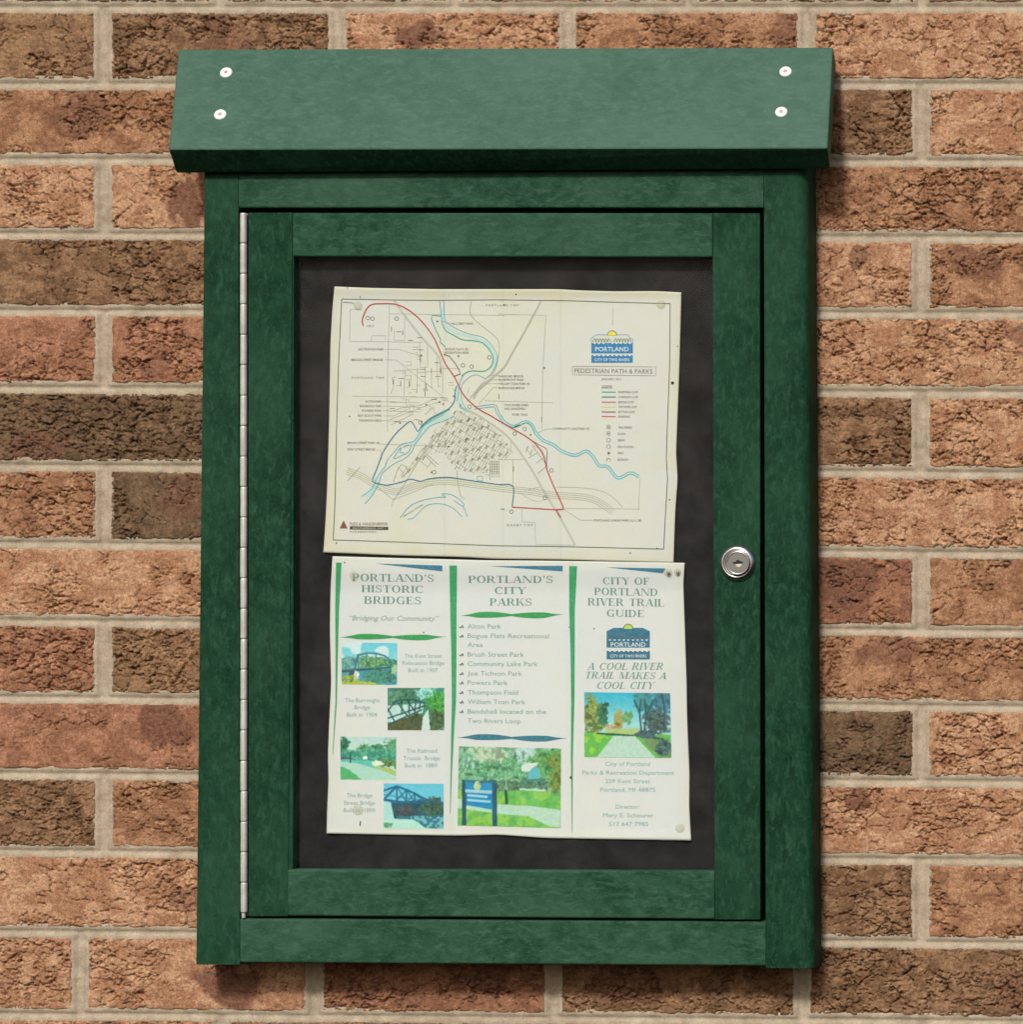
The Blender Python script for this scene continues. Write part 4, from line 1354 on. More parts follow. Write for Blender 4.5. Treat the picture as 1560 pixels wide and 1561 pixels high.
for k, y in enumerate((651, 661, 671, 681, 691, 701)):
    if k == 4: tx.poly([(926.5, y - 1.8), (926.5, y + 1.8), (930, y + 1.8), (930, y - 1.8)])
    elif k == 5: tx.line([(925, y + 2.5), (926, y - 2), (930, y - 2), (931, y + 2.5)], 0.9)
    else:
        circ(tx, 928, y, 3.0, 0.6)
        if k < 2: tx.line([(926.5, y), (929.5, y)], 1.5)
for (cx, cy) in ((561, 485), (568, 486), (605, 486), (706, 557), (746, 545), (719, 559), (662, 720), (780, 780), (785, 661), (841, 717), (831, 759), (800, 654), (716, 620), (641, 644)):
    circ(tx, cx, cy, 2.8, 0.8)
tx.build("printed_map_names", ink(78, 80, 72), map_t, stuff=True)

ti = Print(d_map, 0.0003)
text(ti, "PEDESTRIAN PATH & PARKS", 935.5, 565.5, 119, 7.4, 'C', tilt=0.010)
ti.line([(873, 558.5), (1000.5, 559.5), (1000, 573), (873, 571.5), (873, 558.5)], 0.6)
ti.build("printed_map_title", ink(108, 104, 96), map_t, stuff=True)
for (y, c) in ((597.7, (70, 150, 146)), (605.3, (52, 122, 124)), (613, (206, 74, 84)), (620.3, (196, 204, 110)), (628, (150, 66, 92)), (635, (204, 76, 76))):
    q = Print(d_map, 0.0003); q.line([(917.5, y), (939, y + 0.2)], 1.6); q.build("legend_line", ink(*c), map_t)


def town_logo(dfun, parent, x0, x1, ytop, ymid, yb, y2, y3, sunc, dark, blue, sun_col, name, trapezoid):
    """town sign emblem: sun over two hills, name panel and lower panel"""
    b = Print(dfun, 0.0003)
    cx = (x0 + x1) / 2
    if trapezoid:
        b.poly([(x0, yb), (x1, yb), (x1, ytop + 5), (x1 - 11, ytop), (x0 + 11, ytop), (x0, ytop + 5)])
    else:
        b.poly([(x0, yb), (x1, yb), (x1, ymid), (x0, ymid)])
        b.line([(x0, ymid - 1), (x0, ytop + 5), (x0 + 8, ytop), (x1 - 8, ytop), (x1 - 3, ytop + 6), (x1, ytop + 6), (x1, ymid)], 0.7)
    b.poly([(x0, y3), (x1, y3), (x1, y2), (x0, y2)])
    b.build(name + "_panel", ink(*blue), parent, stuff=True)
    s = Print(dfun, 0.00038)
    n = 20
    r = 6.4
    s.poly([(cx + r * math.cos(math.pi * k / n), sunc + 1 - r * math.sin(math.pi * k / n)) for k in range(n + 1)])
    s.build(name + "_sun", ink(*sun_col), parent)
    d = Print(dfun, 0.00042)
    d.line([(cx + (r + 0.6) * math.cos(math.pi * k / n), sunc + 1 - (r + 0.6) * math.sin(math.pi * k / n)) for k in range(n + 1)], 1.3)
    for side in (0, 1):
        xa = x0 + 2 if side == 0 else cx + 2
        xb = cx - 2 if side == 0 else x1 - 2
        for k in range(6):
            xq = xa + 3 + (xb - xa - 6) * k / 5
            d.line([(xq - 3, ymid - 1.2), (xq, ymid - 7)], 0.9); d.line([(xq, ymid - 7), (xq + 3, ymid - 1.2)], 0.9)
    d.build(name + "_hills", ink(*dark), parent, stuff=True)
    w = Print(dfun, 0.00042)
    for yy in (ymid, y2):
        for k in range(9):
            xq = x0 + 5 + (x1 - x0 - 10) * k / 8
            w.poly([(xq - 2.2, yy - 0.1), (xq + 0.4, yy + 1.9), (xq + 2.6, yy - 0.1)])
    text(w, "PORTLAND", cx, (ymid + yb) / 2 + 1.2, (x1 - x0) * 0.80, 7.0)
    text(w, "CITY OF TWO RIVERS", cx, (y2 + y3) / 2 + 1.2, (x1 - x0) * 0.84, 4.6)
    w.build(name + "_lettering", ink(214, 226, 222), parent, stuff=True)


town_logo(d_map, map_t, 901.7, 965, 510.5, 523, 538.8, 541.5, 553, 510.5, (84, 120, 88), (28, 116, 170), (222, 206, 62), "emblem", False)

fv = Print(d_map, 0.0003)
fv.poly([(518, 805.5), (530, 805.5), (524, 793)])
fv.build("firm_mark_triangle", ink(120, 66, 52), map_t)
fv = Print(d_map, 0.0003)
fv.poly([(533.5, 807.2), (592, 808), (592, 803), (533.5, 802.2)])
text(fv, "PLAN DESIGN BUILD", 533.5, 810.5, 40, 2.2, 'L')
fv.build("firm_mark_bar", ink(64, 58, 54), map_t, stuff=True)
fv = Print(d_map, 0.0004)
text(fv, "FLEIS & VANDENBRINK", 562.5, 798.4, 58, 4.8)
fv.build("firm_name", ink(132, 100, 84), map_t, stuff=True)
fv = Print(d_map, 0.00045)
text(fv, "ENGINEERING, INC.", 562, 805.2, 48, 2.8)
fv.build("firm_bar_lettering", ink(196, 190, 176), map_t, stuff=True)

hole = Print(d_map, 0.0003)
for (x, y, r) in ((1025.5, 584, 2.6), (830, 561, 1.4), (549, 453, 1.1), (530, 439, 1.0), (787, 449, 1.2), (513, 828, 1.2), (1002, 836, 1.3), (961, 843, 1.2), (533, 635, 1.2), (1033, 528, 1.0), (1021, 762, 1.3)):
    hole.poly([(x + r * math.cos(t * math.tau / 8), y - r * math.sin(t * math.tau / 8)) for t in range(8)])
hole.build("pin_hole", ink(40, 36, 30), map_t, pieces=True)

# ------------------------------------------------------------------ print on the brochure
GB = ink(36, 148, 92)
b = Print(d_bro)
def bar(ls, rs):
    for k in range(len(ls) - 1):
        (xa, ya), (xb, yb) = ls[k], ls[k + 1]
        (xc, yc), (xd, yd) = rs[k], rs[k + 1]
        n = 6
        for j in range(n):
            t0, t1 = j / n, (j + 1) / n
            b.poly([(xa + (xb - xa) * t0, ya + (yb - ya) * t0), (xa + (xb - xa) * t1, ya + (yb - ya) * t1), (xc + (xd - xc) * t1, yc + (yd - yc) * t1), (xc + (xd - xc) * t0, yc + (yd - yc) * t0)])
bar([(512.4, 857.5), (511, 928), (511.6, 1000), (511.4, 1070), (507, 1150)], [(521, 857.5), (517, 928), (515.2, 1000), (513.6, 1070), (507.8, 1150)])
b.build("printed_green_bar", GB, bro_t)
b = Print(d_bro)
bar([(685.3, 862), (686.5, 930), (688.3, 1000), (689, 1070), (688, 1113), (687, 1180), (686, 1240)], [(697, 862), (696.2, 930), (696, 1000), (695.4, 1070), (692.6, 1113), (689, 1180), (686.8, 1240)])
b.build("printed_green_bar", GB, bro_t)
b = Print(d_bro)
bar([(868, 863), (868, 931), (870, 993), (871, 1070), (870.5, 1150), (872, 1268)], [(880, 863), (876.5, 931), (876.5, 993), (876, 1070), (873.6, 1150), (872.7, 1268)])
b.build("printed_green_bar", GB, bro_t)
WB = ink(46, 112, 140)
for pts in ([(572.5, 859), (674.6, 871), (674.6, 862)], [(746, 863), (858, 871), (858, 862.4)], [(925, 864.8), (1011, 874), (1014.7, 866.5)]):
    w = Print(d_bro)
    (xa, ya), (xb, yb), (xc, yc) = pts
    n = 10
    for j in range(n):
        t0, t1 = j / n, (j + 1) / n
        w.poly([(xa + (xb - xa) * t0, ya + (yb - ya) * t0), (xa + (xb - xa) * t1, ya + (yb - ya) * t1), (xa + (xc - xa) * t1, ya + (yc - ya) * t1), (xa + (xc - xa) * t0, ya + (yc - ya) * t0)])
    w.build("printed_blue_wedge", WB, bro_t)


def swoosh(x0, x1, y, c, h=4.2, tilt=0.0):
    s = Print(d_bro)
    n = 40
    def pt(k):
        t = k / n
        lobe = (max(0, math.sin(math.pi * min(1, t / 0.52))) ** 0.8) if t < 0.5 else (max(0, math.sin(math.pi * min(1, (1 - t) / 0.52))) ** 0.8)
        hh = h * (0.12 + 0.88 * lobe) * (min(1, t * 6) * min(1, (1 - t) * 6)) + 0.15
        if 0.42 < t < 0.58: hh = max(hh, 1.3)
        cy = y + (t - 0.5) * tilt + math.sin(t * math.tau) * -0.9
        return x0 + (x1 - x0) * t, cy - hh, cy + hh
    for k in range(n):
        a0, a1 = pt(k), pt(k + 1)
        s.poly([(a0[0], a0[2]), (a1[0], a1[2]), (a1[0], a1[1]), (a0[0], a0[1])])
    s.build("printed_swoosh", ink(*c), bro_t)


swoosh(518, 680, 971, (34, 146, 78), 4.2, -1)
swoosh(702, 858, 937.5, (34, 146, 78), 4.4, -2)
swoosh(697, 864, 1124.6, (34, 110, 132), 4.4, 1)

hd = Print(d_bro)
serif(hd, "PORTLAND'S", 537, 662, 875.2, 886.4, 0.012)
serif(hd, "HISTORIC", 551, 646, 892.4, 903.2, 0.012)
serif(hd, "BRIDGES", 555, 643, 909.4, 920.6, 0.012)
hd.build("printed_heading", ink(96, 132, 126), bro_t, stuff=True)
hd = Print(d_bro)
serif(hd, "PORTLAND'S", 714, 843.5, 877.7, 888.4, 0.0)
serif(hd, "CITY", 754, 802, 894.8, 905.4, 0.0)
serif(hd, "PARKS", 746.5, 811.5, 912.2, 923, 0.0)
hd.build("printed_heading", ink(96, 132, 126), bro_t, stuff=True)
hd = Print(d_bro)
serif(hd, "CITY OF", 919, 991, 880.4, 891, 0.012)
serif(hd, "PORTLAND", 906, 1003.5, 896.6, 907.6, 0.015)
serif(hd, "RIVER TRAIL", 896, 1013.5, 912.4, 923.6, 0.015)
serif(hd, "GUIDE", 925, 983, 929.6, 940.2, 0.015)
hd.build("printed_heading", ink(96, 132, 126), bro_t, stuff=True)
hd = Print(d_bro)
serif(hd, "A COOL RIVER", 897, 1012.5, 1010.3, 1020.8, 0.0, 0.3)
serif(hd, "TRAIL MAKES A", 892.5, 1017, 1024.4, 1034.6, 0.01, 0.3)
serif(hd, "COOL CITY", 910.5, 997.5, 1039.4, 1049.8, 0.0, 0.3)
hd.build("printed_motto", ink(104, 140, 134), bro_t, stuff=True)

qt = Print(d_bro)
text(qt, "\u201CBridging Our Community\u201D", 600.5, 942, 136, 8.0, 'C', tilt=0.006, shear=0.32)
qt.build("printed_quotation", ink(126, 150, 146), bro_t, stuff=True)

cp = Print(d_bro)
for s, x, y, w in (("The Kent Street", 645, 999.5, 57), ("Relocation Bridge", 645.5, 1010.3, 64), ("Built in 1907", 645, 1021.3, 45),
                   ("The Burroughs", 552.5, 1067, 53), ("Bridge", 552.5, 1077.8, 24), ("Built in  1904", 552, 1088.8, 46),
                   ("The Railroad", 643, 1144, 47), ("Trussle  Bridge", 643, 1155.3, 56), ("Built in  1889", 642, 1166.3, 49),
                   ("The Bridge", 548, 1212, 39), ("Street Bridge", 548, 1223.3, 48), ("Built in  1890", 548, 1234.5, 48)):
    text(cp, s, x, y, w, 6.6)
cp.build("printed_captions", ink(116, 160, 162), bro_t, stuff=True)

ls = Print(d_bro)
bu = Print(d_bro)
for s, y, w, bl_ in (("Alton Park", 954.2, 51, 1), ("Bogue Flats Recreational", 968.6, 124, 1), ("Area", 982.3, 23, 0), ("Brush Street Park", 997, 86, 1), ("Community Lake Park", 1011.2, 107, 1),
                     ("Joe Tichvon Park", 1025.8, 83, 1), ("Powers Park", 1040, 61, 1), ("Thompson Field", 1054.8, 77, 1), ("William Toan Park", 1069.2, 88, 1), ("Bandshell located on the", 1083.8, 120, 1), ("Two Rivers Loop", 1098.2, 81, 0)):
    text(ls, s, 713, y, w, 7.4, 'L', tilt=0.006)
    if bl_:
        bu.line([(700.5, y + 1), (703, y + 3), (705, y - 1)], 1.8); bu.line([(705, y - 1), (706.5, y + 3)], 1.5)
ls.build("printed_park_list", ink(120, 154, 148), bro_t, stuff=True)
bu.build("printed_bullets", ink(72, 92, 88), bro_t, stuff=True)
ad = Print(d_bro)
for s, x, y, w in (("City of Portland", 957, 1164, 68), ("Parks & Recreation Department", 958, 1177.3, 140), ("259 Kent Street", 957.5, 1190.3, 69), ("Portland, MI 48875", 957.5, 1203.3, 84),
                   ("Director:", 957, 1229.3, 36), ("Mary E. Scheurer", 958, 1242.3, 77), ("517 647 7985", 958.5, 1255.5, 60)):
    text(ad, s, x, y, w, 6.8, 'C', tilt=0.004)
ad.build("printed_address", ink(118, 164, 166), bro_t, stuff=True)
town_logo(d_bro, bro_t, 925, 991, 957, 975, 987, 992, 1005, 957.5, (72, 96, 78), (38, 104, 134), (176, 206, 78), "emblem", True)

# --- the six little photographs: painted point by point
class Pic:
    def __init__(self, x0, y0, x1, y1, step=0.5):
        self.x0, self.y0, self.x1, self.y1 = x0, y0, x1, y1
        self.nu = int((x1 - x0) / step); self.nv = int((y1 - y0) / step)
        u = np.linspace(0, 1, self.nu); v = np.linspace(0, 1, self.nv)
        self.U, self.V = np.meshgrid(u, v)
        self.asp = (x1 - x0) / (y1 - y0)
        self.C = np.zeros((self.nv, self.nu, 3)) + 200

    def put(self, mask, c, a=1.0):
        m = np.clip(mask * a, 0, 1)[..., None]
        self.C = self.C * (1 - m) + np.array(c, float) * m

    def grad(self, c0, c1):
        self.C = np.array(c0, float) * (1 - self.V[..., None]) + np.array(c1, float) * self.V[..., None]

    def poly(self, pts, c, a=1.0, soft=0.0, rough=0.0, seed=1):
        x = self.U + (rough * (fbm(self.U * 22, self.V * 22, seed, 3) - 0.5) if rough else 0)
        y = self.V + (rough * (fbm(self.U * 22, self.V * 22, seed + 7, 3) - 0.5) if rough else 0)
        m = np.zeros_like(x, bool)
        for i in range(len(pts)):
            xa, ya = pts[i]; xb, yb = pts[i - 1]
            if ya == yb: continue
            cnd = ((ya > y) != (yb > y)) & (x < (xb - xa) * (y - ya) / (yb - ya) + xa)
            m ^= cnd
        self.put(m.astype(float), c, a)
        return m

    def line(self, pts, w, c, a=1.0):
        for (xa, ya), (xb, yb) in zip(pts[:-1], pts[1:]):
            ax = (xb - xa) * self.asp; ay = yb - ya
            px = (self.U - xa) * self.asp; py = self.V - ya
            t = np.clip((px * ax + py * ay) / (ax * ax + ay * ay + 1e-9), 0, 1)
            d = np.hypot(px - ax * t, py - ay * t)
            self.put(1 - sstep(w * 0.5, w * 0.5 + 0.012, d), c, a)

    def foliage(self, cx, cy, rx, ry, cols, seed, dens=0.5, a=1.0, f=46):
        d = np.hypot((self.U - cx) / rx, (self.V - cy) / ry) + 1.1 * (fbm(self.U * 8, self.V * 8 / self.asp, seed, 4) - 0.5) + 0.9 * (fbm(self.U * 34, self.V * 34 / self.asp, seed + 4, 2) - 0.5)
        m = 1 - sstep(0.78, 1.06, d)
        n = fbm(self.U * f, self.V * f / self.asp, seed + 2, 3)
        n2 = fbm(self.U * f * 1.7, self.V * f * 1.7 / self.asp, seed + 11, 2)
        self.put(m, cols[0], a)
        self.put(m * sstep(0.36, 0.62, n), cols[1], a * 0.9)
        self.put(m * sstep(0.46, 0.74, n2), cols[2], a * 0.85)
        self.put(m * sstep(0.55, 0.8, fbm(self.U * f * 0.5, self.V * f * 0.5 / self.asp, seed + 21, 2)), tuple(c * 0.55 for c in cols[0]), a * 0.6)

    def speck(self, mask, c, f, thr, seed, a=0.6):
        n = fbm(self.U * f, self.V * f / self.asp, seed, 2)
        self.put(mask * sstep(thr, thr + 0.08, n), c, a)

    def build(self, label, skew=(0, 0, 0, 0)):
        n = fbm(self.U * 40, self.V * 40 / self.asp, 5, 3)
        n2 = fbm(self.U * 70, self.V * 70 / self.asp, 15, 2); n3 = fbm(self.U * 18, self.V * 18 / self.asp, 25, 3)
        C = self.C.copy()
        for _ in range(3):
            C[1:-1, 1:-1] = (C[1:-1, 1:-1] * 2 + C[:-2, 1:-1] + C[2:, 1:-1] + C[1:-1, :-2] + C[1:-1, 2:]) / 6
        C = C * (0.93 + 0.08 * n[..., None] + 0.06 * n2[..., None])
        C = C * (1 - 0.22 * n3[..., None]) + np.array((150, 206, 196)) * 0.24 * n3[..., None]
        C = np.clip((C - 128) * 1.12 + 126, 0, 255)
        lum = C.mean(-1, keepdims=True); C = np.clip(C * 0.88 + lum * 0.10, 0, 255)
        X = self.x0 + (self.x1 - self.x0) * self.U + skew[0] * self.V + skew[1] * self.U * self.V
        Y = self.y0 + (self.y1 - self.y0) * self.V + skew[2] * self.U + skew[3] * self.U * self.V
        co = Pn(X, Y, d_bro(X, Y) + 0.00024)
        me = grid_mesh("printed_photo", co[::-1], mat_photo, (lin(C) * 1.0)[::-1])
        o = bpy.data.objects.new("printed_photo", me)
        o["label"] = label
        link(o, bro_t)


ones = lambda p: np.ones_like(p.U)
DG, MG, LG, YG = (34, 96, 74), (62, 140, 92), (112, 180, 112), (160, 190, 70)
# 1 arched truss bridge over water
p = Pic(521, 979, 605.5, 1043)
p.grad((92, 196, 216), (176, 210, 214))
p.speck(ones(p) * (p.V < 0.45), (206, 222, 226), 4, 0.5, 3, 0.9)
p.foliage(0.12, 0.48, 0.16, 0.16, (60, 138, 140), 1) if False else p.foliage(0.10, 0.48, 0.18, 0.14, ((66, 130, 140), (96, 166, 150), (140, 190, 180)), 1)
p.foliage(0.58, 0.48, 0.35, 0.15, (MG, (130, 176, 110), (170, 190, 100)), 2)
p.foliage(0.9, 0.52, 0.18, 0.10, (DG, MG, LG), 4)
p.poly([(0, 0.62), (1, 0.56), (1, 1), (0, 1)], (66, 150, 168), 1, 0, 0.04)
p.foliage(0.72, 0.80, 0.3, 0.18, ((44, 110, 104), (70, 140, 110), (96, 160, 150)), 6)
p.poly([(0.9, 0.5), (1, 0.5), (1, 0.75), (0.9, 0.75)], (186, 204, 130), .8, 0, .08)
p.poly([(0, 0.66), (0.9, 0.56), (0.9, 0.60), (0, 0.72)], (60, 84, 84))
arch = [(0.24, 0.48), (0.30, 0.30), (0.45, 0.25), (0.62, 0.25), (0.78, 0.31), (0.88, 0.42), (0.92, 0.55)]
p.line(arch, 0.03, (56, 120, 140))
for x, y in arch[1:-1]: p.line([(x, y), (x, 0.62)], 0.016, (56, 110, 120), .8)
p.line([(0.24, 0.62), (0.30, 0.30)], 0.02, (50, 96, 106))
p.line([(0.30, 0.32), (0.45, 0.6)], 0.012, (60, 120, 130), .7); p.line([(0.45, 0.27), (0.62, 0.6)], 0.012, (60, 120, 130), .7)
p.poly([(0.14, 0.7), (0.22, 0.68), (0.22, 0.95), (0.12, 0.95)], (70, 80, 84))
p.poly([(0, 0.92), (0.35, 0.9), (0.8, 1.0), (0, 1.02)], (172, 184, 60), 1, 0, 0.1)
p.foliage(0.1, 0.88, 0.15, 0.1, ((96, 130, 60), YG, (196, 200, 90)), 8)
p.foliage(0.27, 0.78, 0.05, 0.1, ((220, 226, 214), (236, 236, 226), (200, 210, 180)), 9)
p.build("small printed picture of an arched truss bridge over water", (0, 0, 1.2, 0))
# 2 truss bridge in trees
p = Pic(591, 1048.5, 677.5, 1113)
p.C[:] = (60, 132, 120)
p.speck(ones(p), (128, 204, 206), 5, 0.52, 12, 0.9)
p.foliage(0.35, 0.16, 0.3, 0.22, ((44, 100, 84), (80, 130, 90), (100, 140, 110)), 13)
p.foliage(0.05, 0.3, 0.2, 0.3, ((50, 110, 90), (90, 150, 110), (130, 170, 140)), 14)
p.foliage(0.68, 0.12, 0.14, 0.15, ((120, 208, 206), (150, 216, 210), (180, 226, 216)), 15)
p.foliage(0.88, 0.35, 0.22, 0.38, ((30, 124, 52), (70, 170, 60), (130, 200, 70)), 16)
p.foliage(0.85, 0.78, 0.28, 0.25, ((60, 80, 60), (84, 100, 60), (90, 130, 80)), 17)
p.poly([(0, 0.42), (0.62, 0.36), (0.62, 0.58), (0.1, 0.82), (0, 0.8)], (196, 220, 214), .85, 0, .03)
p.poly([(0, 0.85), (0.55, 0.6), (0.7, 1), (0, 1)], (84, 84, 48), 1, 0, .06)
p.poly([(0.62, 0.68), (0.72, 0.5), (0.75, 1.0), (0.6, 1.0)], (196, 216, 212), 1, 0, .03)
p.foliage(0.5, 0.75, 0.12, 0.16, ((50, 80, 60), (84, 84, 50), (100, 110, 60)), 18)
DB_ = (30, 74, 78)
for q in ([(0, 0.55), (0.15, 0.3), (0.45, 0.27), (0.66, 0.36)], [(0, 0.72), (0.66, 0.42)], [(0.02, 0.86), (0.6, 0.52)], [(0.15, 0.3), (0.35, 0.66)], [(0.25, 0.3), (0.25, 0.62)], [(0.38, 0.29), (0.38, 0.6)], [(0.5, 0.31), (0.48, 0.55)], [(0.58, 0.34), (0.56, 0.5)], [(0.0, 0.48), (0.12, 0.78)], [(0.35, 0.3), (0.48, 0.55)]):
    p.line(q, 0.022, DB_, .9)
p.build("small printed picture of a truss bridge among trees")
# 3 path by the river
p = Pic(519, 1122.5, 604, 1188)
p.grad((176, 204, 200), (190, 214, 206))
p.foliage(0.05, 0.25, 0.10, 0.3, (DG, (44, 110, 84), MG), 21)
p.foliage(0.42, 0.30, 0.14, 0.14, (MG, (100, 170, 130), LG), 22)
p.foliage(0.75, 0.32, 0.16, 0.14, ((40, 120, 100), MG, LG), 23)
p.foliage(0.95, 0.3, 0.14, 0.26, (MG, LG, (100, 160, 130)), 24)
p.poly([(0, 0.34), (1, 0.30), (1, 0.56), (0, 0.55)], (48, 134, 112), 1, 0, .08)
p.speck((p.V > .3) * (p.V < .55) * 1.0, (90, 176, 140), 30, .5, 25, .8)
p.poly([(0, 0.46), (0.2, 0.48), (0.2, 0.54), (0, 0.54)], (66, 80, 100), .8, 0, .04)
p.poly([(0, 0.53), (0.7, 0.56), (0.8, 0.8), (0, 0.75)], (86, 186, 178), 1, 0, .03)
p.foliage(0.82, 0.62, 0.22, 0.12, ((60, 120, 80), (100, 130, 60), (120, 170, 90)), 27)
p.poly([(0, 0.58), (0.3, 0.62), (1, 0.86), (1, 1), (0, 1)], (164, 206, 190))
p.poly([(0.55, 0.68), (0.8, 0.70), (1, 0.78), (1, 0.90)], (166, 186, 100), 1, 0, .03)
p.poly([(0, 0.68), (0.12, 0.75), (0.4, 1), (0, 1)], (72, 172, 100), 1, 0, .04)
p.line([(0.18, 0.38), (0.18, 0.6)], 0.02, (30, 70, 74))
p.foliage(0.44, 0.48, 0.04, 0.05, ((230, 240, 236),) * 3, 28)
p.foliage(0.66, 0.62, 0.10, 0.06, ((220, 232, 200), (240, 240, 220), (130, 190, 170)), 29)
p.build("small printed picture of a riverside path", (0, 0, 1.0, 0))
# 4 steel truss from below
p = Pic(585, 1194, 676.5, 1262.5)
p.grad((84, 186, 218), (120, 206, 214))
p.poly([(0.1, 0.42), (0.7, 0.36), (1, 0.42), (1, 0.86), (0.15, 0.80)], (34, 78, 92), 1, 0, .03)
p.foliage(0.85, 0.52, 0.22, 0.2, ((44, 78, 70), (60, 100, 74), (80, 120, 84)), 31)
p.foliage(0.35, 0.60, 0.2, 0.12, ((60, 70, 84), (90, 84, 80), (70, 84, 100)), 32)
p.poly([(0.2, 0.72), (1, 0.70), (1, 1), (0.4, 1)], (44, 108, 130), 1, 0, .06)
p.speck((p.V > .72) * (p.U > .45) * 1.0, (120, 196, 206), 24, .52, 33, .8)
p.poly([(0, 0.40), (0.12, 0.42), (0.18, 0.80), (0, 0.86)], (160, 214, 210))
p.poly([(0, 0.84), (0.2, 0.78), (0.5, 0.80), (0.7, 0.98), (0.9, 1), (0, 1)], (172, 220, 206), 1, 0, .02)
p.foliage(0.06, 0.92, 0.08, 0.06, ((60, 150, 110), LG, MG), 34)
SB = (24, 88, 132)
top = [(0.0, 0.16), (0.22, 0.06), (0.38, 0.14), (0.52, 0.22), (0.66, 0.32)]
bot = [(0.0, 0.36), (0.2, 0.40), (0.38, 0.42), (0.52, 0.42), (0.68, 0.42)]
p.line(top, .03, SB); p.line(bot, .04, SB); p.line([(0.66, 0.32), (1, 0.46)], .02, SB)
p.line([(0, 0.36), (0.22, 0.06)], .03, SB)
for (a1, b1), (a2, b2) in zip(top[1:], bot[1:]): p.line([(a1, b1), (a1, b2)], .02, SB)
for (a1, b1), (a2, b2) in zip(top[1:], bot[2:] + [(0.8, 0.44)]): p.line([(a1, b1), (a2, b2)], .014, SB, .8)
for (a1, b1), (a2, b2) in zip(top[2:], bot[1:]): p.line([(a1, b1), (a2, b2)], .014, SB, .8)
p.line([(0, 0.25), (0.6, 0.36)], .012, (40, 110, 150), .8)
p.build("small printed picture of a steel truss bridge seen from below", (0, 0, .6, 0))
# 5 park sign on grass
p = Pic(699.5, 1137.5, 855.5, 1258)
p.grad((150, 190, 170), (120, 170, 120))
p.foliage(0.12, 0.3, 0.26, 0.36, ((84, 156, 104), (120, 180, 130), (160, 200, 160)), 41)
p.foliage(0.16, 0.16, 0.10, 0.10, ((150, 206, 200), (180, 214, 206), (120, 180, 140)), 42)
p.foliage(0.45, 0.25, 0.26, 0.32, ((78, 150, 100), (104, 170, 120), (150, 200, 160)), 43)
p.foliage(0.30, 0.1, 0.16, 0.10, ((190, 206, 180), (140, 190, 150), (200, 200, 160)), 44)
p.foliage(0.66, 0.1, 0.10, 0.16, ((180, 206, 206), (196, 214, 210), (140, 196, 190)), 45)
p.foliage(0.90, 0.22, 0.22, 0.28, ((60, 140, 84), (100, 176, 100), (140, 170, 60)), 46)
p.foliage(0.97, 0.36, 0.10, 0.26, ((96, 120, 40), (140, 150, 60), (110, 160, 70)), 47)
p.foliage(0.40, 0.48, 0.30, 0.08, ((70, 110, 84), (96, 130, 100), (120, 170, 120)), 48)
p.foliage(0.72, 0.46, 0.14, 0.08, ((64, 110, 90), (90, 130, 100), (110, 150, 120)), 49)
p.poly([(0.61, 0.24), (0.66, 0.20), (0.78, 0.18), (0.74, 0.30), (0.62, 0.30)], (206, 214, 206))
p.poly([(0.68, 0.31), (0.75, 0.22), (0.80, 0.28), (0.80, 0.40), (0.68, 0.40)], (88, 176, 190))
p.poly([(0.62, 0.40), (0.85, 0.38), (0.85, 0.42), (0.62, 0.43)], (70, 130, 110))
p.poly([(0, 0.55), (0.4, 0.58), (0.7, 0.52), (1, 0.60), (1, 1), (0, 1)], (104, 184, 80), 1, 0, .03)
p.speck((p.V > .55) * 1.0, (150, 200, 70), 12, .48, 50, .7)
p.speck((p.V > .55) * 1.0, (80, 160, 76), 22, .56, 51, .5)
p.poly([(0, 0.66), (0.38, 0.72), (0.7, 0.73), (1, 0.77), (1, 0.99), (0.9, 0.98), (0.68, 0.86), (0.4, 0.84), (0, 0.78)], (176, 208, 188))
p.poly([(0.6, 0.51), (0.85, 0.52), (0.85, 0.545), (0.6, 0.535)], (190, 214, 196), .9)
p.line([(0.46, 0.30), (0.47, 0.55)], .012, (150, 180, 140), .8)
p.line([(0.465, 0.55), (0.475, 0.70)], .022, (36, 78, 60))
p.poly([(0.035, 0.42), (0.075, 0.42), (0.085, 1), (0.045, 1)], (36, 76, 92))
p.poly([(0.32, 0.42), (0.375, 0.42), (0.385, 1), (0.34, 1)], (36, 84, 112))
p.poly([(0.05, 0.42), (0.37, 0.43), (0.37, 0.455), (0.05, 0.445)], (40, 100, 130))
p.poly([(0.07, 0.45), (0.33, 0.46), (0.34, 0.79), (0.08, 0.74)], (22, 132, 190))
p.poly([(0.07, 0.54), (0.33, 0.55), (0.33, 0.59), (0.07, 0.58)], (150, 196, 210))
p.foliage(0.19, 0.48, 0.03, 0.05, ((196, 206, 130), (160, 200, 150), (210, 210, 150)), 53)
for (a1, b1, a2) in ((.10, .615, .28), (.10, .675, .31)):
    p.line([(a1, b1), (a2, b1 + .015)], .018, (170, 210, 226), .9)
p.build("printed picture of a blue park sign on grass", (-1.8, 1.2, 3.2, 1))
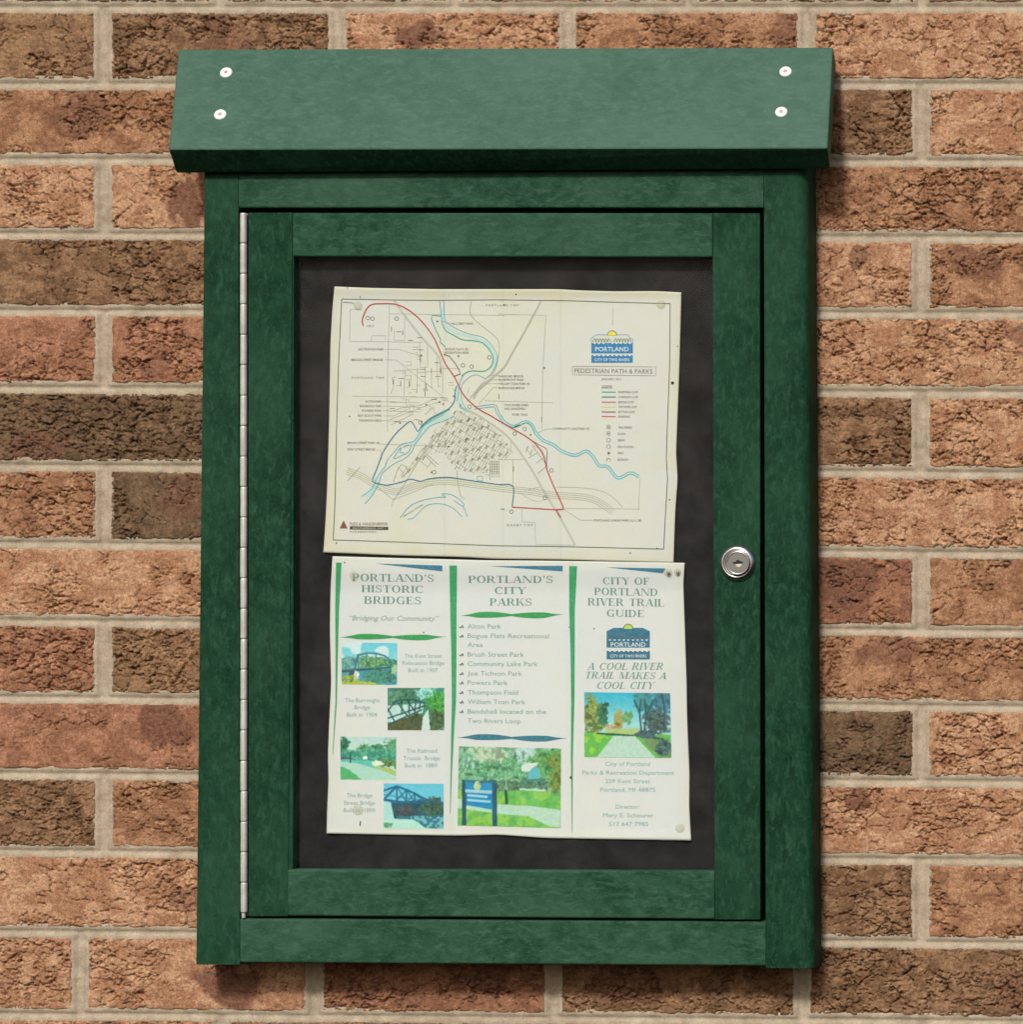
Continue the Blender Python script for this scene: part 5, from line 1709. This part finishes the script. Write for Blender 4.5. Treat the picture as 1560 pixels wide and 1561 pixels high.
# 6 path between autumn trees
p = Pic(891, 1055, 1022, 1154)
p.C = np.array((36, 172, 206.0)) * (1 - np.clip(p.V / .5, 0, 1))[..., None] + np.array((150, 208, 214.0)) * np.clip(p.V / .5, 0, 1)[..., None]
p.foliage(0.12, 0.36, 0.16, 0.32, ((96, 130, 60), (150, 160, 80), (190, 180, 90)), 61)
p.foliage(0.21, 0.30, 0.06, 0.22, ((40, 96, 74), (60, 116, 80), (80, 130, 90)), 62)
p.foliage(0.40, 0.42, 0.055, 0.16, ((150, 140, 70), (200, 156, 84), (150, 170, 90)), 63)
p.foliage(0.30, 0.54, 0.06, 0.06, ((206, 160, 130), (220, 180, 150), (180, 140, 100)), 64)
p.foliage(0.50, 0.38, 0.06, 0.10, ((96, 160, 100), (130, 180, 110), (90, 150, 90)), 65)
p.foliage(0.85, 0.45, 0.18, 0.26, ((54, 74, 74), (84, 100, 90), (96, 130, 140)), 66)
p.foliage(0.70, 0.12, 0.14, 0.16, ((60, 120, 120), (50, 160, 180), (60, 110, 100)), 67, a=.7, f=60)
p.foliage(0.92, 0.12, 0.14, 0.2, ((60, 110, 130), (70, 140, 170), (60, 90, 100)), 68, a=.8, f=60)
p.poly([(0, 0.62), (1, 0.64), (1, 1), (0, 1)], (96, 180, 70), 1, 0, .02)
p.poly([(0.25, 0.56), (0.65, 0.54), (0.65, 0.64), (0.25, 0.64)], (170, 190, 120), 1, 0, .03)
p.speck((p.V > .62) * (p.U < .5) * 1.0, (150, 206, 60), 16, .5, 69, .8)
p.poly([(0.60, 0.62), (0.88, 0.68), (1, 0.76), (1, 1), (0.86, 1)], (110, 140, 90), 1, 0, .06)
p.foliage(0.92, 0.82, 0.12, 0.12, ((50, 84, 96), (70, 100, 104), (100, 140, 90)), 70)
p.poly([(0.34, 0.66), (0.58, 0.66), (0.82, 1), (0.14, 1)], (178, 208, 192))
p.poly([(0.14, 0.62), (0.36, 0.63), (0.58, 0.65), (0.58, 0.67), (0.3, 0.66), (0.14, 0.645)], (40, 96, 74))
for q in ([(0.66, 0.6), (0.64, 0.3), (0.66, 0.1)], [(0.69, 0.6), (0.72, 0.35), (0.70, 0.1)], [(0.92, 0.6), (0.93, 0.2), (0.90, 0)], [(0.64, 0.3), (0.58, 0.12)], [(0.72, 0.35), (0.80, 0.12)], [(0.60, 0.66), (0.86, 0.70)]):
    p.line(q, .016, (46, 74, 84), .9)
p.foliage(0.72, 0.63, 0.16, 0.06, ((58, 72, 92), (70, 90, 100), (84, 100, 110)), 72)
p.build("printed picture of a paved path between autumn trees", (0, 2.0, 1.6, 0))

bpy.data.objects.remove(_tmp_obj)
bpy.data.curves.remove(_tmp_curve)

hole = Print(d_bro, 0.0005)
for (x, y, r) in ((525.5, 857.5, 1.2), (646, 964, 1.2), (870.5, 1185, 2.2), (906, 958, 1.0), (868, 956, 0.9)):
    hole.poly([(x + r * math.cos(t * math.tau / 8), y - r * math.sin(t * math.tau / 8)) for t in range(8)])
hole.poly([(549, 1251), (548, 1258), (549.5, 1259), (550.3, 1252)])
hole.build("pin_hole", ink(60, 54, 46), bro_t, pieces=True)


# ------------------------------------------------------------------ clear tacks
def tack(x, y, dfun, label, r=7.0, metal=False):
    d = float(dfun(x, y)) + 0.0004
    q = P(x, y, d)
    t = thing("push_tack", q, label, "tack", "clear tacks holding the sheets")
    M = Matrix.Rotation(R(90), 4, 'X')
    bm = bmesh.new()
    rr = r * S
    lathe(bm, [(rr, 0.0), (rr, 0.0005), (rr * 0.9, 0.0010), (rr * 0.6, 0.0016), (rr * 0.3, 0.0019), (0, 0.0020)], 24, M)
    me = bpy.data.meshes.new("tack_head"); bmesh.ops.recalc_face_normals(bm, faces=bm.faces); bm.to_mesh(me); bm.free()
    me.materials.append(mat_tack)
    me.polygons.foreach_set("use_smooth", [True] * len(me.polygons))
    o = bpy.data.objects.new("tack_head", me); col.objects.link(o); o.parent = t
    if not metal:
        return
    bm = bmesh.new()
    rs = (0.42 if metal else 0.2) * rr
    lathe(bm, [(rs, 0.0), (rs, 0.0022), (rs * 0.7, 0.0027), (0, 0.0028)], 14, M, (rr * 0.1, -rr * 0.15))
    me = bpy.data.meshes.new("tack_point"); bmesh.ops.recalc_face_normals(bm, faces=bm.faces); bm.to_mesh(me); bm.free()
    me.materials.append(mat_pin_metal if metal else mat_tack_core)
    o = bpy.data.objects.new("tack_point", me); col.objects.link(o); o.parent = t


tack(546, 466, d_map, "clear tack at the top left corner of the map", 6.5)
tack(1008, 464.5, d_map, "clear tack at the top right corner of the map", 6.5)
tack(540, 878, d_bro, "clear tack over the first letter of the left brochure heading", 6.5)
tack(1019, 872.5, d_bro, "clear tack at the end of the blue wedge near the brochure's top right corner", 6.5, True)
tack(1033.5, 872, d_bro, "clear tack nearest the brochure's top right corner", 5.5, True)
tack(546, 1234, d_bro, "clear tack over the last caption at the brochure's lower left", 8.0)
tack(1037, 1262, d_bro, "clear tack at the brochure's lower right corner", 7.0)
